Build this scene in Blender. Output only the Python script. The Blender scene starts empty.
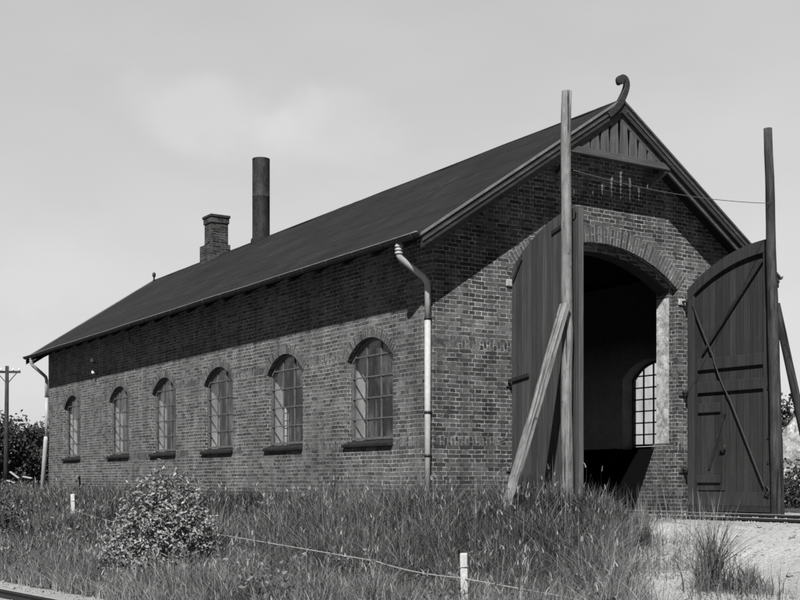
import bpy, math, random
import numpy as np
from mathutils import Vector, Matrix, noise as mnoise

S = bpy.context.scene
COL = S.collection
rng = np.random.default_rng(7)
random.seed(7)
R = math.radians

# ------------------------------------------------------------------ camera
cam_d = bpy.data.cameras.new('camera')
cam_d.sensor_width = 36.0
cam_d.lens = 36.0 * 1199.0 / 800.0
cam_d.shift_y = 181.0 / 800.0
cam_d.clip_start = 0.2
cam_d.clip_end = 3000
cam = bpy.data.objects.new('camera', cam_d)
COL.objects.link(cam)
CAM = Vector((-10.10, -14.91, 0.52))
YAW = R(-32.54)
cam.location = CAM
cam.rotation_euler = (R(90), 0, YAW)
S.camera = cam

# ------------------------------------------------------------------ sky and sun
SUN_TO = Vector((1.02, 1.0, -1.448)).normalized()       # the way the light travels
SUN_EL = math.asin(-SUN_TO.z)
SUN_AZ = math.atan2(-SUN_TO.x, -SUN_TO.y)               # compass angle of the sun, from +Y towards +X
SKY_LOW, SKY_HIGH, SKY_SUNWARD = 3.0, 0.25, 0.2
world = bpy.data.worlds.new('World')
S.world = world
world.use_nodes = True
wn, wl = world.node_tree.nodes, world.node_tree.links
wn.clear()
w_out = wn.new('ShaderNodeOutputWorld')
w_bg = wn.new('ShaderNodeBackground')
w_sky = wn.new('ShaderNodeTexSky')
w_sky.sky_type = 'NISHITA'
w_sky.sun_disc = False
w_sky.sun_elevation = SUN_EL
w_sky.sun_rotation = SUN_AZ
w_sky.air_density = 1.0
w_sky.dust_density = 2.2
w_sky.ozone_density = 1.0
w_bw = wn.new('ShaderNodeRGBToBW')
w_tc = wn.new('ShaderNodeTexCoord')
w_map = wn.new('ShaderNodeMapping')
w_map.inputs['Scale'].default_value = (2.6, 2.6, 6.5)
w_map.inputs['Location'].default_value = (0.35, 0.1, 0.2)
w_no = wn.new('ShaderNodeTexNoise')
w_no.inputs['Scale'].default_value = 1.5
w_no.inputs['Detail'].default_value = 6
w_no.inputs['Roughness'].default_value = 0.55
w_ramp = wn.new('ShaderNodeMapRange')
w_ramp.inputs['From Min'].default_value = 0.5
w_ramp.inputs['From Max'].default_value = 0.72
w_ramp.inputs['To Min'].default_value = 1.0
w_ramp.inputs['To Max'].default_value = 1.14
w_mul = wn.new('ShaderNodeMath'); w_mul.operation = 'MULTIPLY'
wl.new(w_sky.outputs[0], w_bw.inputs[0])
wl.new(w_tc.outputs['Generated'], w_map.inputs[0])
wl.new(w_map.outputs[0], w_no.inputs['Vector'])
wl.new(w_no.outputs['Fac'], w_ramp.inputs['Value'])
wl.new(w_bw.outputs[0], w_mul.inputs[0])
w_ramp.inputs['From Min'].default_value = 0.38; w_ramp.inputs['To Min'].default_value = 0.93; w_ramp.inputs['To Max'].default_value = 1.16; wl.new(w_ramp.outputs[0], w_mul.inputs[1])
# pale hazy band low over the horizon, deep (dark on this plate) sky above it
w_sep = wn.new('ShaderNodeSeparateXYZ'); wl.new(w_tc.outputs['Generated'], w_sep.inputs[0])
w_pow = wn.new('ShaderNodeMath'); w_pow.operation = 'POWER'; w_pow.inputs[1].default_value = 0.35
wl.new(w_mul.outputs[0], w_pow.inputs[0])
w_el = wn.new('ShaderNodeMapRange'); w_el.interpolation_type = 'SMOOTHSTEP'
for i_, v_ in enumerate((0.36, 0.62, SKY_LOW, SKY_HIGH)): w_el.inputs[i_ + 1].default_value = v_
wl.new(w_sep.outputs[2], w_el.inputs[0])
w_m2 = wn.new('ShaderNodeMath'); w_m2.operation = 'MULTIPLY'
wl.new(w_pow.outputs[0], w_m2.inputs[0]); wl.new(w_el.outputs[0], w_m2.inputs[1])
# unseen sunward sky behind the camera is dimmed to keep shaded walls dark
w_dot = wn.new('ShaderNodeVectorMath'); w_dot.operation = 'DOT_PRODUCT'
w_dot.inputs[1].default_value = (math.sin(YAW), -math.cos(YAW), 0)
wl.new(w_tc.outputs['Generated'], w_dot.inputs[0])
w_az = wn.new('ShaderNodeMapRange'); w_az.interpolation_type = 'SMOOTHSTEP'
for i_, v_ in enumerate((-0.75, 0.35, 1.0, SKY_SUNWARD)): w_az.inputs[i_ + 1].default_value = v_
wl.new(w_dot.outputs['Value'], w_az.inputs[0])
w_m3 = wn.new('ShaderNodeMath'); w_m3.operation = 'MULTIPLY'
wl.new(w_m2.outputs[0], w_m3.inputs[0]); wl.new(w_az.outputs[0], w_m3.inputs[1])
# one soft fair-weather cloud low in the east and fainter ones round it
def cloud(vec, r, amt, prev):
    d = wn.new('ShaderNodeVectorMath'); d.operation = 'SUBTRACT'; d.inputs[1].default_value = vec
    wl.new(w_tc.outputs['Generated'], d.inputs[0])
    mp = wn.new('ShaderNodeMapping'); mp.vector_type = 'VECTOR'; mp.inputs['Rotation'].default_value = (0, 0, -YAW); mp.inputs['Scale'].default_value = (1 / r[0], 1 / r[0], 1 / r[1])
    wl.new(d.outputs[0], mp.inputs[0])
    ln = wn.new('ShaderNodeVectorMath'); ln.operation = 'LENGTH'; wl.new(mp.outputs[0], ln.inputs[0])
    ad = wn.new('ShaderNodeMath'); ad.operation = 'ADD'; wl.new(ln.outputs['Value'], ad.inputs[0])
    sc = wn.new('ShaderNodeMath'); sc.operation = 'MULTIPLY_ADD'; wl.new(w_no2.outputs['Fac'], sc.inputs[0]); sc.inputs[1].default_value = -2.6; sc.inputs[2].default_value = 1.3
    wl.new(sc.outputs[0], ad.inputs[1])
    mr = wn.new('ShaderNodeMapRange'); mr.interpolation_type = 'SMOOTHSTEP'
    for i_, v_ in enumerate((0.25, 1.15, amt, 1.0)): mr.inputs[i_ + 1].default_value = v_
    wl.new(ad.outputs[0], mr.inputs[0])
    m = wn.new('ShaderNodeMath'); m.operation = 'MULTIPLY'; wl.new(prev, m.inputs[0]); wl.new(mr.outputs[0], m.inputs[1])
    return m.outputs[0]
w_no2 = wn.new('ShaderNodeTexNoise'); w_no2.inputs['Scale'].default_value = 11; w_no2.inputs['Detail'].default_value = 5
wl.new(w_tc.outputs['Generated'], w_no2.inputs['Vector'])
def sky_dir(px, py):
    v = Vector(((px - 400) / 1199, 1.0, (481 - py) / 1199)); v.rotate(Matrix.Rotation(YAW, 3, 'Z')); return v.normalized()
w_c = cloud(sky_dir(205, 112), (0.082, 0.030), 1.12, w_m3.outputs[0])
w_c = cloud(sky_dir(330, 132), (0.085, 0.030), 1.07, w_c)
w_c = cloud(sky_dir(60, 285), (0.10, 0.03), 1.04, w_c)
wl.new(w_c, w_bg.inputs['Color'])
w_bg.inputs['Strength'].default_value = 0.10
wl.new(w_bg.outputs[0], w_out.inputs[0])

sun_d = bpy.data.lights.new('sun', 'SUN')
sun_d.energy = 5.0
sun_d.angle = R(0.5)
sun_d.color = (1.0, 0.995, 0.985)
sun = bpy.data.objects.new('sun', sun_d)
COL.objects.link(sun)
sun.rotation_euler = SUN_TO.to_track_quat('-Z', 'Y').to_euler()
sun.location = (-20, -20, 30)

S.view_settings.view_transform = 'Standard'
S.view_settings.look = 'None'
S.view_settings.gamma = 1.0
S.view_settings.use_curve_mapping = False
S.view_settings.exposure = 0.5

# ------------------------------------------------------------------ helpers
def tag(o, label=None, cat=None, group=None, kind=None):
    if label: o['label'] = label
    if cat: o['category'] = cat
    if group: o['group'] = group
    if kind: o['kind'] = kind
    return o

def empty(name, loc=(0, 0, 0), rz=0.0):
    o = bpy.data.objects.new(name, None)
    o.empty_display_size = 0.3
    COL.objects.link(o)
    o.location = loc
    o.rotation_euler = (0, 0, rz)
    return o

def box_uv(me):
    uvl = me.uv_layers.new(name='UVMap')
    nl = len(me.loops)
    vi = np.empty(nl, np.int32); me.loops.foreach_get('vertex_index', vi)
    co = np.empty(len(me.vertices) * 3, np.float32); me.vertices.foreach_get('co', co)
    co = co.reshape(-1, 3)
    nor = np.empty(len(me.polygons) * 3, np.float32); me.polygons.foreach_get('normal', nor)
    nor = np.abs(nor.reshape(-1, 3))
    tot = np.empty(len(me.polygons), np.int32); me.polygons.foreach_get('loop_total', tot)
    ax = np.repeat(np.argmax(nor, axis=1), tot)
    c = co[vi]
    uv = np.where((ax == 0)[:, None], c[:, [1, 2]], np.where((ax == 1)[:, None], c[:, [0, 2]], c[:, [0, 1]]))
    uvl.data.foreach_set('uv', uv.astype(np.float32).ravel())

class MB:
    """collects faces and links them as one mesh object"""
    def __init__(s):
        s.v = []; s.f = []; s.mi = []; s.sm = []; s.uv = {}
    def face(s, pts, mi=0, smooth=False, uv=None):
        b = len(s.v)
        s.v += [tuple(p) for p in pts]
        if uv: s.uv[len(s.f)] = uv
        s.f.append(tuple(range(b, b + len(pts)))); s.mi.append(mi); s.sm.append(smooth)
    def box(s, x0, x1, y0, y1, z0, z1, mi=0, M=None):
        p = [Vector((x, y, z)) for z in (z0, z1) for y in (y0, y1) for x in (x0, x1)]
        if M is not None: p = [M @ q for q in p]
        b = len(s.v); s.v += [tuple(q) for q in p]
        for f in ((0, 2, 3, 1), (4, 5, 7, 6), (0, 1, 5, 4), (2, 6, 7, 3), (0, 4, 6, 2), (1, 3, 7, 5)):
            s.f.append(tuple(b + i for i in f)); s.mi.append(mi); s.sm.append(False)
    def bar(s, a, b, w, h, mi=0, up=(0, 0, 1), jit=0.0):
        """square timber from a to b: w across, h along 'up'"""
        a = Vector(a); b = Vector(b); d = (b - a).normalized()
        u = Vector(up); sx = d.cross(u).normalized(); u = sx.cross(d).normalized()
        p = []
        for q in (a, b):
            for (i, j) in ((-1, -1), (1, -1), (1, 1), (-1, 1)):
                p.append(q + sx * (w / 2 * i) + u * (h / 2 * j))
        n = len(s.v); s.v += [tuple(q) for q in p]
        for f in ((0, 3, 2, 1), (4, 5, 6, 7), (0, 1, 5, 4), (1, 2, 6, 5), (2, 3, 7, 6), (3, 0, 4, 7)):
            s.f.append(tuple(n + i for i in f)); s.mi.append(mi); s.sm.append(False)
    def tube(s, path, rad, n=14, caps=True, mi=0, smooth=True, wob=0.0, squash=1.0):
        """round rod along a path, radius a number or one per point"""
        P = [Vector(p) for p in path]
        if not hasattr(rad, '__len__'): rad = [rad] * len(P)
        ring0 = len(s.v); ref = None
        for i, p in enumerate(P):
            t = (P[min(i + 1, len(P) - 1)] - P[max(i - 1, 0)]).normalized()
            if ref is None:
                ref = Vector((1, 0, 0)) if abs(t.x) < 0.9 else Vector((0, 1, 0))
            a = (ref - t * ref.dot(t)).normalized(); b = t.cross(a); ref = a
            for k in range(n):
                th = 2 * math.pi * k / n
                r = rad[i] * (1 + wob * mnoise.noise((k * 1.7, i * 0.9, 3.1)))
                s.v.append(tuple(p + a * (math.cos(th) * r) + b * (math.sin(th) * r * squash)))
        for i in range(len(P) - 1):
            for k in range(n):
                k2 = (k + 1) % n
                s.f.append((ring0 + i * n + k, ring0 + i * n + k2, ring0 + (i + 1) * n + k2, ring0 + (i + 1) * n + k))
                s.mi.append(mi); s.sm.append(smooth)
        if caps:
            s.f.append(tuple(ring0 + k for k in range(n))[::-1]); s.mi.append(mi); s.sm.append(False)
            e = ring0 + (len(P) - 1) * n
            s.f.append(tuple(e + k for k in range(n))); s.mi.append(mi); s.sm.append(False)
    def prism(s, outline, y0, y1, mi=0):
        """outline in x,z, thickened along y"""
        n = len(outline); b = len(s.v)
        s.v += [(x, y0, z) for x, z in outline] + [(x, y1, z) for x, z in outline]
        s.f.append(tuple(range(b, b + n))); s.f.append(tuple(range(b + 2 * n - 1, b + n - 1, -1)))
        s.mi += [mi, mi]; s.sm += [False, False]
        for i in range(n):
            j = (i + 1) % n
            s.f.append((b + i, b + n + i, b + n + j, b + j)); s.mi.append(mi); s.sm.append(False)
    def build(s, name, mats, parent=None, uv=True, bevel=0.0, loc=None, fix=False):
        me = bpy.data.meshes.new(name)
        me.from_pydata(s.v, [], s.f)
        me.polygons.foreach_set('material_index', s.mi)
        me.polygons.foreach_set('use_smooth', s.sm)
        if not isinstance(mats, (list, tuple)): mats = [mats]
        for m in mats: me.materials.append(m)
        if fix:
            import bmesh
            bm = bmesh.new(); bm.from_mesh(me)
            bmesh.ops.remove_doubles(bm, verts=bm.verts, dist=1e-5)
            bmesh.ops.recalc_face_normals(bm, faces=bm.faces)
            bm.to_mesh(me); bm.free()
        me.update()
        if uv:
            box_uv(me)
            if s.uv:
                d = me.uv_layers[0].data
                for fi, uvs in s.uv.items():
                    for li, c in zip(me.polygons[fi].loop_indices, uvs): d[li].uv = c
        o = bpy.data.objects.new(name, me)
        COL.objects.link(o)
        if parent: o.parent = parent
        if loc: o.location = loc
        if bevel:
            m = o.modifiers.new('bevel', 'BEVEL'); m.width = bevel; m.segments = 2; m.limit_method = 'ANGLE'
        return o

def copy_tree(o, parent=None):
    c = o.copy(); COL.objects.link(c)
    if parent: c.parent = parent
    for ch in list(o.children): copy_tree(ch, c)
    return c

def np_mesh(name, verts, loops, totals, mat, tone=None, smooth=False):
    """fast mesh from arrays; tone = one number per vertex"""
    me = bpy.data.meshes.new(name)
    me.vertices.add(len(verts)); me.vertices.foreach_set('co', verts.astype(np.float32).ravel())
    me.loops.add(len(loops)); me.loops.foreach_set('vertex_index', loops.astype(np.int32))
    me.polygons.add(len(totals))
    st = np.concatenate(([0], np.cumsum(totals)[:-1])).astype(np.int32)
    me.polygons.foreach_set('loop_start', st)
    me.polygons.foreach_set('loop_total', totals.astype(np.int32))
    if tone is not None:
        a = me.attributes.new('tone', 'FLOAT', 'POINT'); a.data.foreach_set('value', tone.astype(np.float32))
    me.materials.append(mat)
    me.update(calc_edges=True)
    if smooth: me.polygons.foreach_set('use_smooth', np.ones(len(totals), bool))
    o = bpy.data.objects.new(name, me); COL.objects.link(o)
    return o

# ------------------------------------------------------------------ materials
class NT:
    def __init__(s, name):
        s.m = bpy.data.materials.new(name); s.m.use_nodes = True
        s.t = s.m.node_tree; s.n = s.t.nodes; s.l = s.t.links
        s.bsdf = s.n['Principled BSDF']; s.out = s.n['Material Output']
    def node(s, t, **kw):
        n = s.n.new(t)
        for k, v in kw.items(): setattr(n, k, v)
        return n
    def link(s, a, b): s.l.new(a, b)
    def math(s, op, a, b=None, clamp=False):
        n = s.n.new('ShaderNodeMath'); n.operation = op; n.use_clamp = clamp
        for i, q in enumerate((a, b)):
            if q is None: continue
            if isinstance(q, (int, float)): n.inputs[i].default_value = q
            else: s.l.new(q, n.inputs[i])
        return n.outputs[0]
    def mix(s, f, a, b):
        n = s.n.new('ShaderNodeMix'); n.data_type = 'FLOAT'
        for sock, q in ((n.inputs[0], f), (n.inputs[2], a), (n.inputs[3], b)):
            if isinstance(q, (int, float)): sock.default_value = q
            else: s.l.new(q, sock)
        return n.outputs[0]
    def rng(s, v, a, b, c, d):
        n = s.n.new('ShaderNodeMapRange')
        for i, q in enumerate((a, b, c, d)): n.inputs[i + 1].default_value = q
        s.l.new(v, n.inputs[0]); return n.outputs[0]
    def noise(s, vec, scale, detail=4, rough=0.6, stretch=None):
        if stretch is not None:
            mp = s.n.new('ShaderNodeMapping'); mp.inputs['Scale'].default_value = stretch
            s.l.new(vec, mp.inputs[0]); vec = mp.outputs[0]
        n = s.n.new('ShaderNodeTexNoise')
        n.inputs['Scale'].default_value = scale; n.inputs['Detail'].default_value = detail
        n.inputs['Roughness'].default_value = rough
        s.l.new(vec, n.inputs['Vector']); return n.outputs['Fac']
    def gray(s, v):
        n = s.n.new('ShaderNodeCombineColor')
        for i in range(3): s.l.new(v, n.inputs[i])
        return n.outputs[0]
    def obj(s):
        return s.n.new('ShaderNodeTexCoord').outputs['Object']
    def pos(s):
        return s.n.new('ShaderNodeNewGeometry').outputs['Position']
    def bump(s, h, strength, dist):
        n = s.n.new('ShaderNodeBump'); n.inputs['Strength'].default_value = strength
        n.inputs['Distance'].default_value = dist
        s.l.new(h, n.inputs['Height']); s.l.new(n.outputs[0], s.bsdf.inputs['Normal'])
    def base(s, v): s.l.new(s.gray(v), s.bsdf.inputs['Base Color'])
    def rough(s, r, spec=0.3):
        s.bsdf.inputs['Roughness'].default_value = r
        s.bsdf.inputs['Specular IOR Level'].default_value = spec

def m_brick(name, dark, light, mortar, mort_size=0.011, bands=False, contrast=1.0, squash=0.5, calm=1.0):
    t = NT(name)
    tc = t.node('ShaderNodeTexCoord')
    sep = t.node('ShaderNodeSeparateXYZ'); t.link(tc.outputs['UV'], sep.inputs[0])
    u, v = sep.outputs[0], sep.outputs[1]
    # hand laid: the courses waver a little
    wob = t.noise(t.pos(), 1.3, 2)
    v2 = t.math('ADD', v, t.math('MULTIPLY', t.math('SUBTRACT', wob, 0.5), 0.04))
    wob2 = t.noise(t.pos(), 9.0, 2)
    u2 = t.math('ADD', u, t.math('MULTIPLY', t.math('SUBTRACT', wob2, 0.5), 0.06))
    v2 = t.math('ADD', v2, t.math('MULTIPLY', t.math('SUBTRACT', wob2, 0.5), 0.016))
    vec = t.node('ShaderNodeCombineXYZ')
    if bands:
        pres = t.rng(t.noise(t.pos(), 0.45, 2), 0.46, 0.5, 0.0, 1.0)
        def band(z0):
            a = t.math('GREATER_THAN', v2, z0); b = t.math('LESS_THAN', v2, z0 + 0.135)
            return t.math('MULTIPLY', a, b)
        m = t.math('MULTIPLY', t.math('ADD', band(1.06), band(2.54)), pres)
        t.link(t.mix(m, u2, t.math('ADD', v2, 0.02)), vec.inputs[0]); t.link(t.mix(m, v2, u2), vec.inputs[1])
    else:
        t.link(u2, vec.inputs[0]); t.link(v2, vec.inputs[1])
    br = t.node('ShaderNodeTexBrick')
    br.offset = 0.5; br.squash = squash; br.squash_frequency = 2; br.offset_frequency = 2
    br.inputs['Scale'].default_value = 1.0
    br.inputs['Mortar Size'].default_value = mort_size * 0.5
    br.inputs['Mortar Smooth'].default_value = 0.25
    br.inputs['Brick Width'].default_value = 0.24
    br.inputs['Row Height'].default_value = 0.0667
    br.inputs['Bias'].default_value = -0.1
    br.inputs['Color1'].default_value = (dark, dark, dark, 1)
    br.inputs['Color2'].default_value = (light, light, light, 1)
    br.inputs['Mortar'].default_value = (0, 0, 0, 1)
    t.link(vec.outputs[0], br.inputs['Vector'])
    bcol = t.node('ShaderNodeRGBToBW'); t.link(br.outputs['Color'], bcol.inputs[0])
    fac = br.outputs['Fac']
    patch = t.noise(t.pos(), 0.9, 5, 0.65)
    fine = t.noise(t.pos(), 26.0, 3, 0.7)
    stain = t.noise(t.pos(), 2.6, 4, 0.7, (1, 1, 0.35))
    bb = t.math('MULTIPLY', bcol.outputs[0], t.rng(patch, 0.3, 0.7, 1 - 0.35 * contrast, 1 + 0.35 * contrast))
    bb = t.math('MULTIPLY', bb, t.rng(fine, 0.25, 0.75, 0.7, 1.35))
    bb = t.math('MULTIPLY', bb, t.rng(stain, 0.35, 0.7, 0.82, 1.2))
    mo = t.math('MULTIPLY', t.rng(t.noise(t.pos(), 6.0, 5, 0.75), 0.33, 0.68, 1 - 0.88 * calm, 1 + 0.6 * calm), mortar)
    mo = t.math('MULTIPLY', mo, t.rng(t.noise(t.pos(), 0.7, 3, 0.6), 0.35, 0.65, 0.65, 1.25))
    mo = t.math('MULTIPLY', mo, t.rng(fine, 0.2, 0.8, 0.65, 1.3))
    # lime smears and old pointing, soot runs, damp foot of the wall
    sm = t.rng(t.noise(t.pos(), 4.2, 6, 0.75), 0.60, 0.75, 0.0, 0.55 * calm)
    wc = t.mix(fac, bb, mo)
    wc = t.mix(sm, wc, mortar * 0.62)
    run = t.noise(t.pos(), 3.2, 4, 0.65, (1, 1, 0.12))
    wc = t.math('MULTIPLY', wc, t.rng(run, 0.35, 0.68, 1.12, 0.72))
    wz = t.node('ShaderNodeSeparateXYZ'); t.link(t.pos(), wz.inputs[0])
    foot = t.math('ADD', wz.outputs[2], t.math('MULTIPLY', t.math('SUBTRACT', patch, 0.5), 1.4))
    wc = t.math('MULTIPLY', wc, t.rng(foot, 0.1, 0.7, 0.78, 1.0))
    t.base(wc)
    h = t.math('ADD', t.math('MULTIPLY', fac, -1.0), t.math('MULTIPLY', fine, 0.7))
    t.bump(h, 0.8, 0.008)
    t.rough(0.92, 0.2)
    return t.m

def m_plain(name, val, rough=0.7, spec=0.3, var=0.25, scale=8.0, bump=0.0, bscale=None, metallic=0.0, stretch=None):
    t = NT(name)
    n = t.noise(t.pos(), scale, 5, 0.65, stretch)
    n2 = t.noise(t.pos(), scale * 6, 3, 0.6, stretch)
    v = t.math('MULTIPLY', t.rng(n, 0.3, 0.7, 1 - var, 1 + var), val)
    v = t.math('MULTIPLY', v, t.rng(n2, 0.3, 0.7, 1 - var * 0.6, 1 + var * 0.6))
    t.base(v); t.rough(rough, spec)
    t.bsdf.inputs['Metallic'].default_value = metallic
    if bump: t.bump(t.noise(t.pos(), bscale or scale * 3, 4, 0.6, stretch), 0.7, bump)
    return t.m

def m_wood(name, val, var=0.35, plank=0.0, grain=1.0, rough=0.8, axis='Z', wear=0.0):
    """timber: grain runs along the object's axis; plank = board width along local x"""
    t = NT(name)
    st = {'Z': (1, 1, 0.05), 'X': (0.05, 1, 1), 'Y': (1, 0.05, 1)}[axis]
    o = t.obj()
    g = t.noise(o, 30.0, 5, 0.65, st)
    g2 = t.noise(o, 7.0, 4, 0.6, st)
    v = t.math('MULTIPLY', t.rng(g, 0.3, 0.7, 1 - var, 1 + var), val)
    v = t.math('MULTIPLY', v, t.rng(g2, 0.3, 0.7, 1 - var * 0.8, 1 + var * 0.8))
    if wear:
        wv = t.rng(t.noise(o, 4.0, 5, 0.75), 0.52, 0.72, 0.0, 1.0)
        v = t.mix(t.math('MULTIPLY', wv, wear), v, min(0.5, val * 2.6))
    h = g
    if plank:
        sep = t.node('ShaderNodeSeparateXYZ'); t.link(o, sep.inputs[0])
        q = t.math('DIVIDE', sep.outputs[0], plank)
        fr = t.math('FRACT', q); fl = t.math('FLOOR', q)
        wnz = t.node('ShaderNodeTexWhiteNoise', noise_dimensions='1D'); t.link(fl, wnz.inputs['W'])
        v = t.math('MULTIPLY', v, t.rng(wnz.outputs['Value'], 0, 1, 0.8, 1.25))
        gap = t.math('LESS_THAN', t.math('MINIMUM', fr, t.math('SUBTRACT', 1.0, fr)), 0.035)
        v = t.math('MULTIPLY', v, t.mix(gap, 1.0, 0.45))
        h = t.math('SUBTRACT', t.math('MULTIPLY', g, 0.4), t.math('MULTIPLY', gap, 1.2))
    t.base(v); t.rough(rough, 0.25)
    t.bump(h, 0.6, 0.006)
    return t.m

M = {}
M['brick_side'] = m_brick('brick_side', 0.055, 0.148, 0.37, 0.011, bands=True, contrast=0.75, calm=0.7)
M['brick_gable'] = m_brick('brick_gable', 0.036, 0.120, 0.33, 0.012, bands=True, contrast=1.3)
M['brick_arch'] = m_brick('brick_arch', 0.052, 0.12, 0.28, 0.012, squash=1.0)
M['brick_chimney'] = m_brick('brick_chimney', 0.022, 0.07, 0.15, 0.012, squash=1.0)
M['brick_inner'] = m_brick('brick_inner', 0.035, 0.10, 0.25, 0.012)

def m_whitewash():
    """limewashed inside walls above a tarred dado"""
    t = NT('limewash')
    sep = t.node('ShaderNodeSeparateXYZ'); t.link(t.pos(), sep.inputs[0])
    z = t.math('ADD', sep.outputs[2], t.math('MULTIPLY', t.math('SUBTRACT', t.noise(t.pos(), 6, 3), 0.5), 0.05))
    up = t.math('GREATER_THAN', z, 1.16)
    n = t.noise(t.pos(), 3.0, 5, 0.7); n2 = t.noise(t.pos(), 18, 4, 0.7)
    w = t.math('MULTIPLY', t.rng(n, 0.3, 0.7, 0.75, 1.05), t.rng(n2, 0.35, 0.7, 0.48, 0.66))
    height_tone = t.rng(sep.outputs[2], 1.7, 3.3, 1.0, 0.12)  # wall tone falls towards black with height
    t.base(t.mix(up, 0.003, t.math('MULTIPLY', w, height_tone))); t.rough(0.9, 0.1)
    t.bump(n2, 0.5, 0.01)
    return t.m
M['limewash'] = m_whitewash()
M['reveal'] = m_plain('reveal_limewash', 0.36, 0.9, 0.1, 0.2, 5.0, 0.008, 14)

def m_roof():
    t = NT('tarred_felt')
    o = t.pos()
    n = t.noise(o, 0.8, 5, 0.65); n2 = t.noise(o, 40, 3, 0.7); st = t.noise(o, 3.0, 4, 0.7, (1, 0.08, 1))
    v = t.math('MULTIPLY', t.rng(n, 0.3, 0.7, 0.62, 1.35), 0.0135)
    v = t.math('MULTIPLY', v, t.rng(n2, 0.3, 0.7, 0.7, 1.35))
    v = t.math('MULTIPLY', v, t.rng(st, 0.35, 0.7, 0.85, 1.25))
    sep = t.node('ShaderNodeSeparateXYZ'); t.link(o, sep.inputs[0])
    # laps of the felt strips run along the building
    zz = t.math('ADD', sep.outputs[2], t.math('MULTIPLY', t.math('SUBTRACT', t.noise(o, 0.7, 3), 0.5), 0.09))
    lap = t.math('FRACT', t.math('DIVIDE', zz, 0.52))
    v = t.math('MULTIPLY', v, t.mix(t.math('LESS_THAN', lap, 0.05), 1.0, 0.4))
    # tarred over patches and scuffed grey places
    pt = t.rng(t.noise(o, 1.7, 6, 0.8), 0.58, 0.64, 0.0, 1.0)
    v = t.math('MULTIPLY', v, t.mix(pt, 1.0, 1.9))
    dk = t.rng(t.noise(o, 2.3, 5, 0.7, (1, 0.3, 1)), 0.64, 0.68, 0.0, 1.0)
    v = t.math('MULTIPLY', v, t.mix(dk, 1.0, 0.5))
    # upright joints between the felt lengths
    row = t.math('FLOOR', t.math('DIVIDE', zz, 0.52))
    yj = t.math('FRACT', t.math('DIVIDE', t.math('ADD', sep.outputs[1], t.math('MULTIPLY', row, 1.37)), 4.1))
    v = t.math('MULTIPLY', v, t.mix(t.math('LESS_THAN', yj, 0.012), 1.0, 0.55))
    t.base(v); t.rough(0.85, 0.25)
    t.bump(t.math('ADD', lap, t.math('MULTIPLY', n2, 0.5)), 0.5, 0.012)
    return t.m
M['roof'] = m_roof()
M['soffit'] = m_wood('soffit_boards', 0.012, axis='Y')
M['rake'] = m_wood('tarred_bargeboard', 0.028, axis='X', wear=0.2)
M['rake_light'] = m_wood('grey_bargeboard', 0.06, axis='X', wear=0.3)
M['flashing'] = m_plain('zinc_flashing', 0.15, 0.5, 0.5, 0.3, 6.0)
M['gable_wood'] = m_wood('gable_boards', 0.078, axis='Z', wear=0.25)
M['gutter'] = m_plain('old_zinc_gutter', 0.03, 0.6, 0.4, 0.5, 4.0)
M['pipe'] = m_plain('painted_downpipe', 0.36, 0.6, 0.35, 0.15, 3.0)
M['pin'] = m_plain('pin_stone', 0.36, 0.9, 0.1, 0.35, 12.0, 0.01)
M['iron_dark'] = m_plain('dark_iron', 0.02, 0.6, 0.4, 0.4, 12.0)
M['stack'] = m_plain('sooty_sheet_iron', 0.020, 0.7, 0.3, 0.85, 3.0, 0.006, 10.0, stretch=(1, 1, 0.6))
M['bar'] = m_plain('painted_glazing_bar', 0.10, 0.6, 0.3, 0.35, 9.0)
M['sill'] = m_plain('tarred_sill', 0.016, 0.8, 0.2, 0.5, 7.0, 0.006)
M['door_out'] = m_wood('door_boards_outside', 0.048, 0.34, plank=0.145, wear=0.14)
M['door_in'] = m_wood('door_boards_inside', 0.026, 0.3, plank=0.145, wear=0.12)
M['door_frame'] = m_wood('door_frame_timber', 0.029, 0.28, wear=0.1)
M['door_edge'] = m_wood('door_edge_timber', 0.075, 0.3, wear=0.15)
M['post'] = m_wood('weathered_post', 0.165, 0.42, wear=0.12)
M['post_dark'] = m_wood('creosoted_post', 0.036, 0.45, wear=0.3)
M['brace'] = m_wood('weathered_brace', 0.19, 0.4, axis='Z', wear=0.2)
M['fence'] = m_plain('whitened_post', 0.46, 0.8, 0.2, 0.2, 14.0, 0.004)
M['wire'] = m_plain('galvanised_wire', 0.34, 0.5, 0.5, 0.2, 10.0)
M['thin_wire'] = m_plain('line_wire', 0.10, 0.6, 0.4, 0.2, 10.0)
M['porcelain'] = m_plain('porcelain', 0.75, 0.25, 0.5, 0.05, 10.0)
M['rail'] = m_plain('rusty_rail', 0.016, 0.7, 0.4, 0.4, 14.0)
M['railhead'] = m_plain('worn_railhead', 0.30, 0.4, 0.6, 0.2, 9.0)
M['sleeper'] = m_wood('sleeper', 0.06, 0.4, axis='X')
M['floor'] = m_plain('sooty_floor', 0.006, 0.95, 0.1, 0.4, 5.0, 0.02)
M['bark'] = m_plain('bark', 0.045, 0.9, 0.1, 0.4, 9.0, 0.02)
M['plank_pale'] = m_wood('pale_plank', 0.30, 0.3, axis='X')
M['stone'] = m_plain('pale_heap', 0.30, 0.95, 0.1, 0.5, 3.0, 0.06, 6.0)

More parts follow.
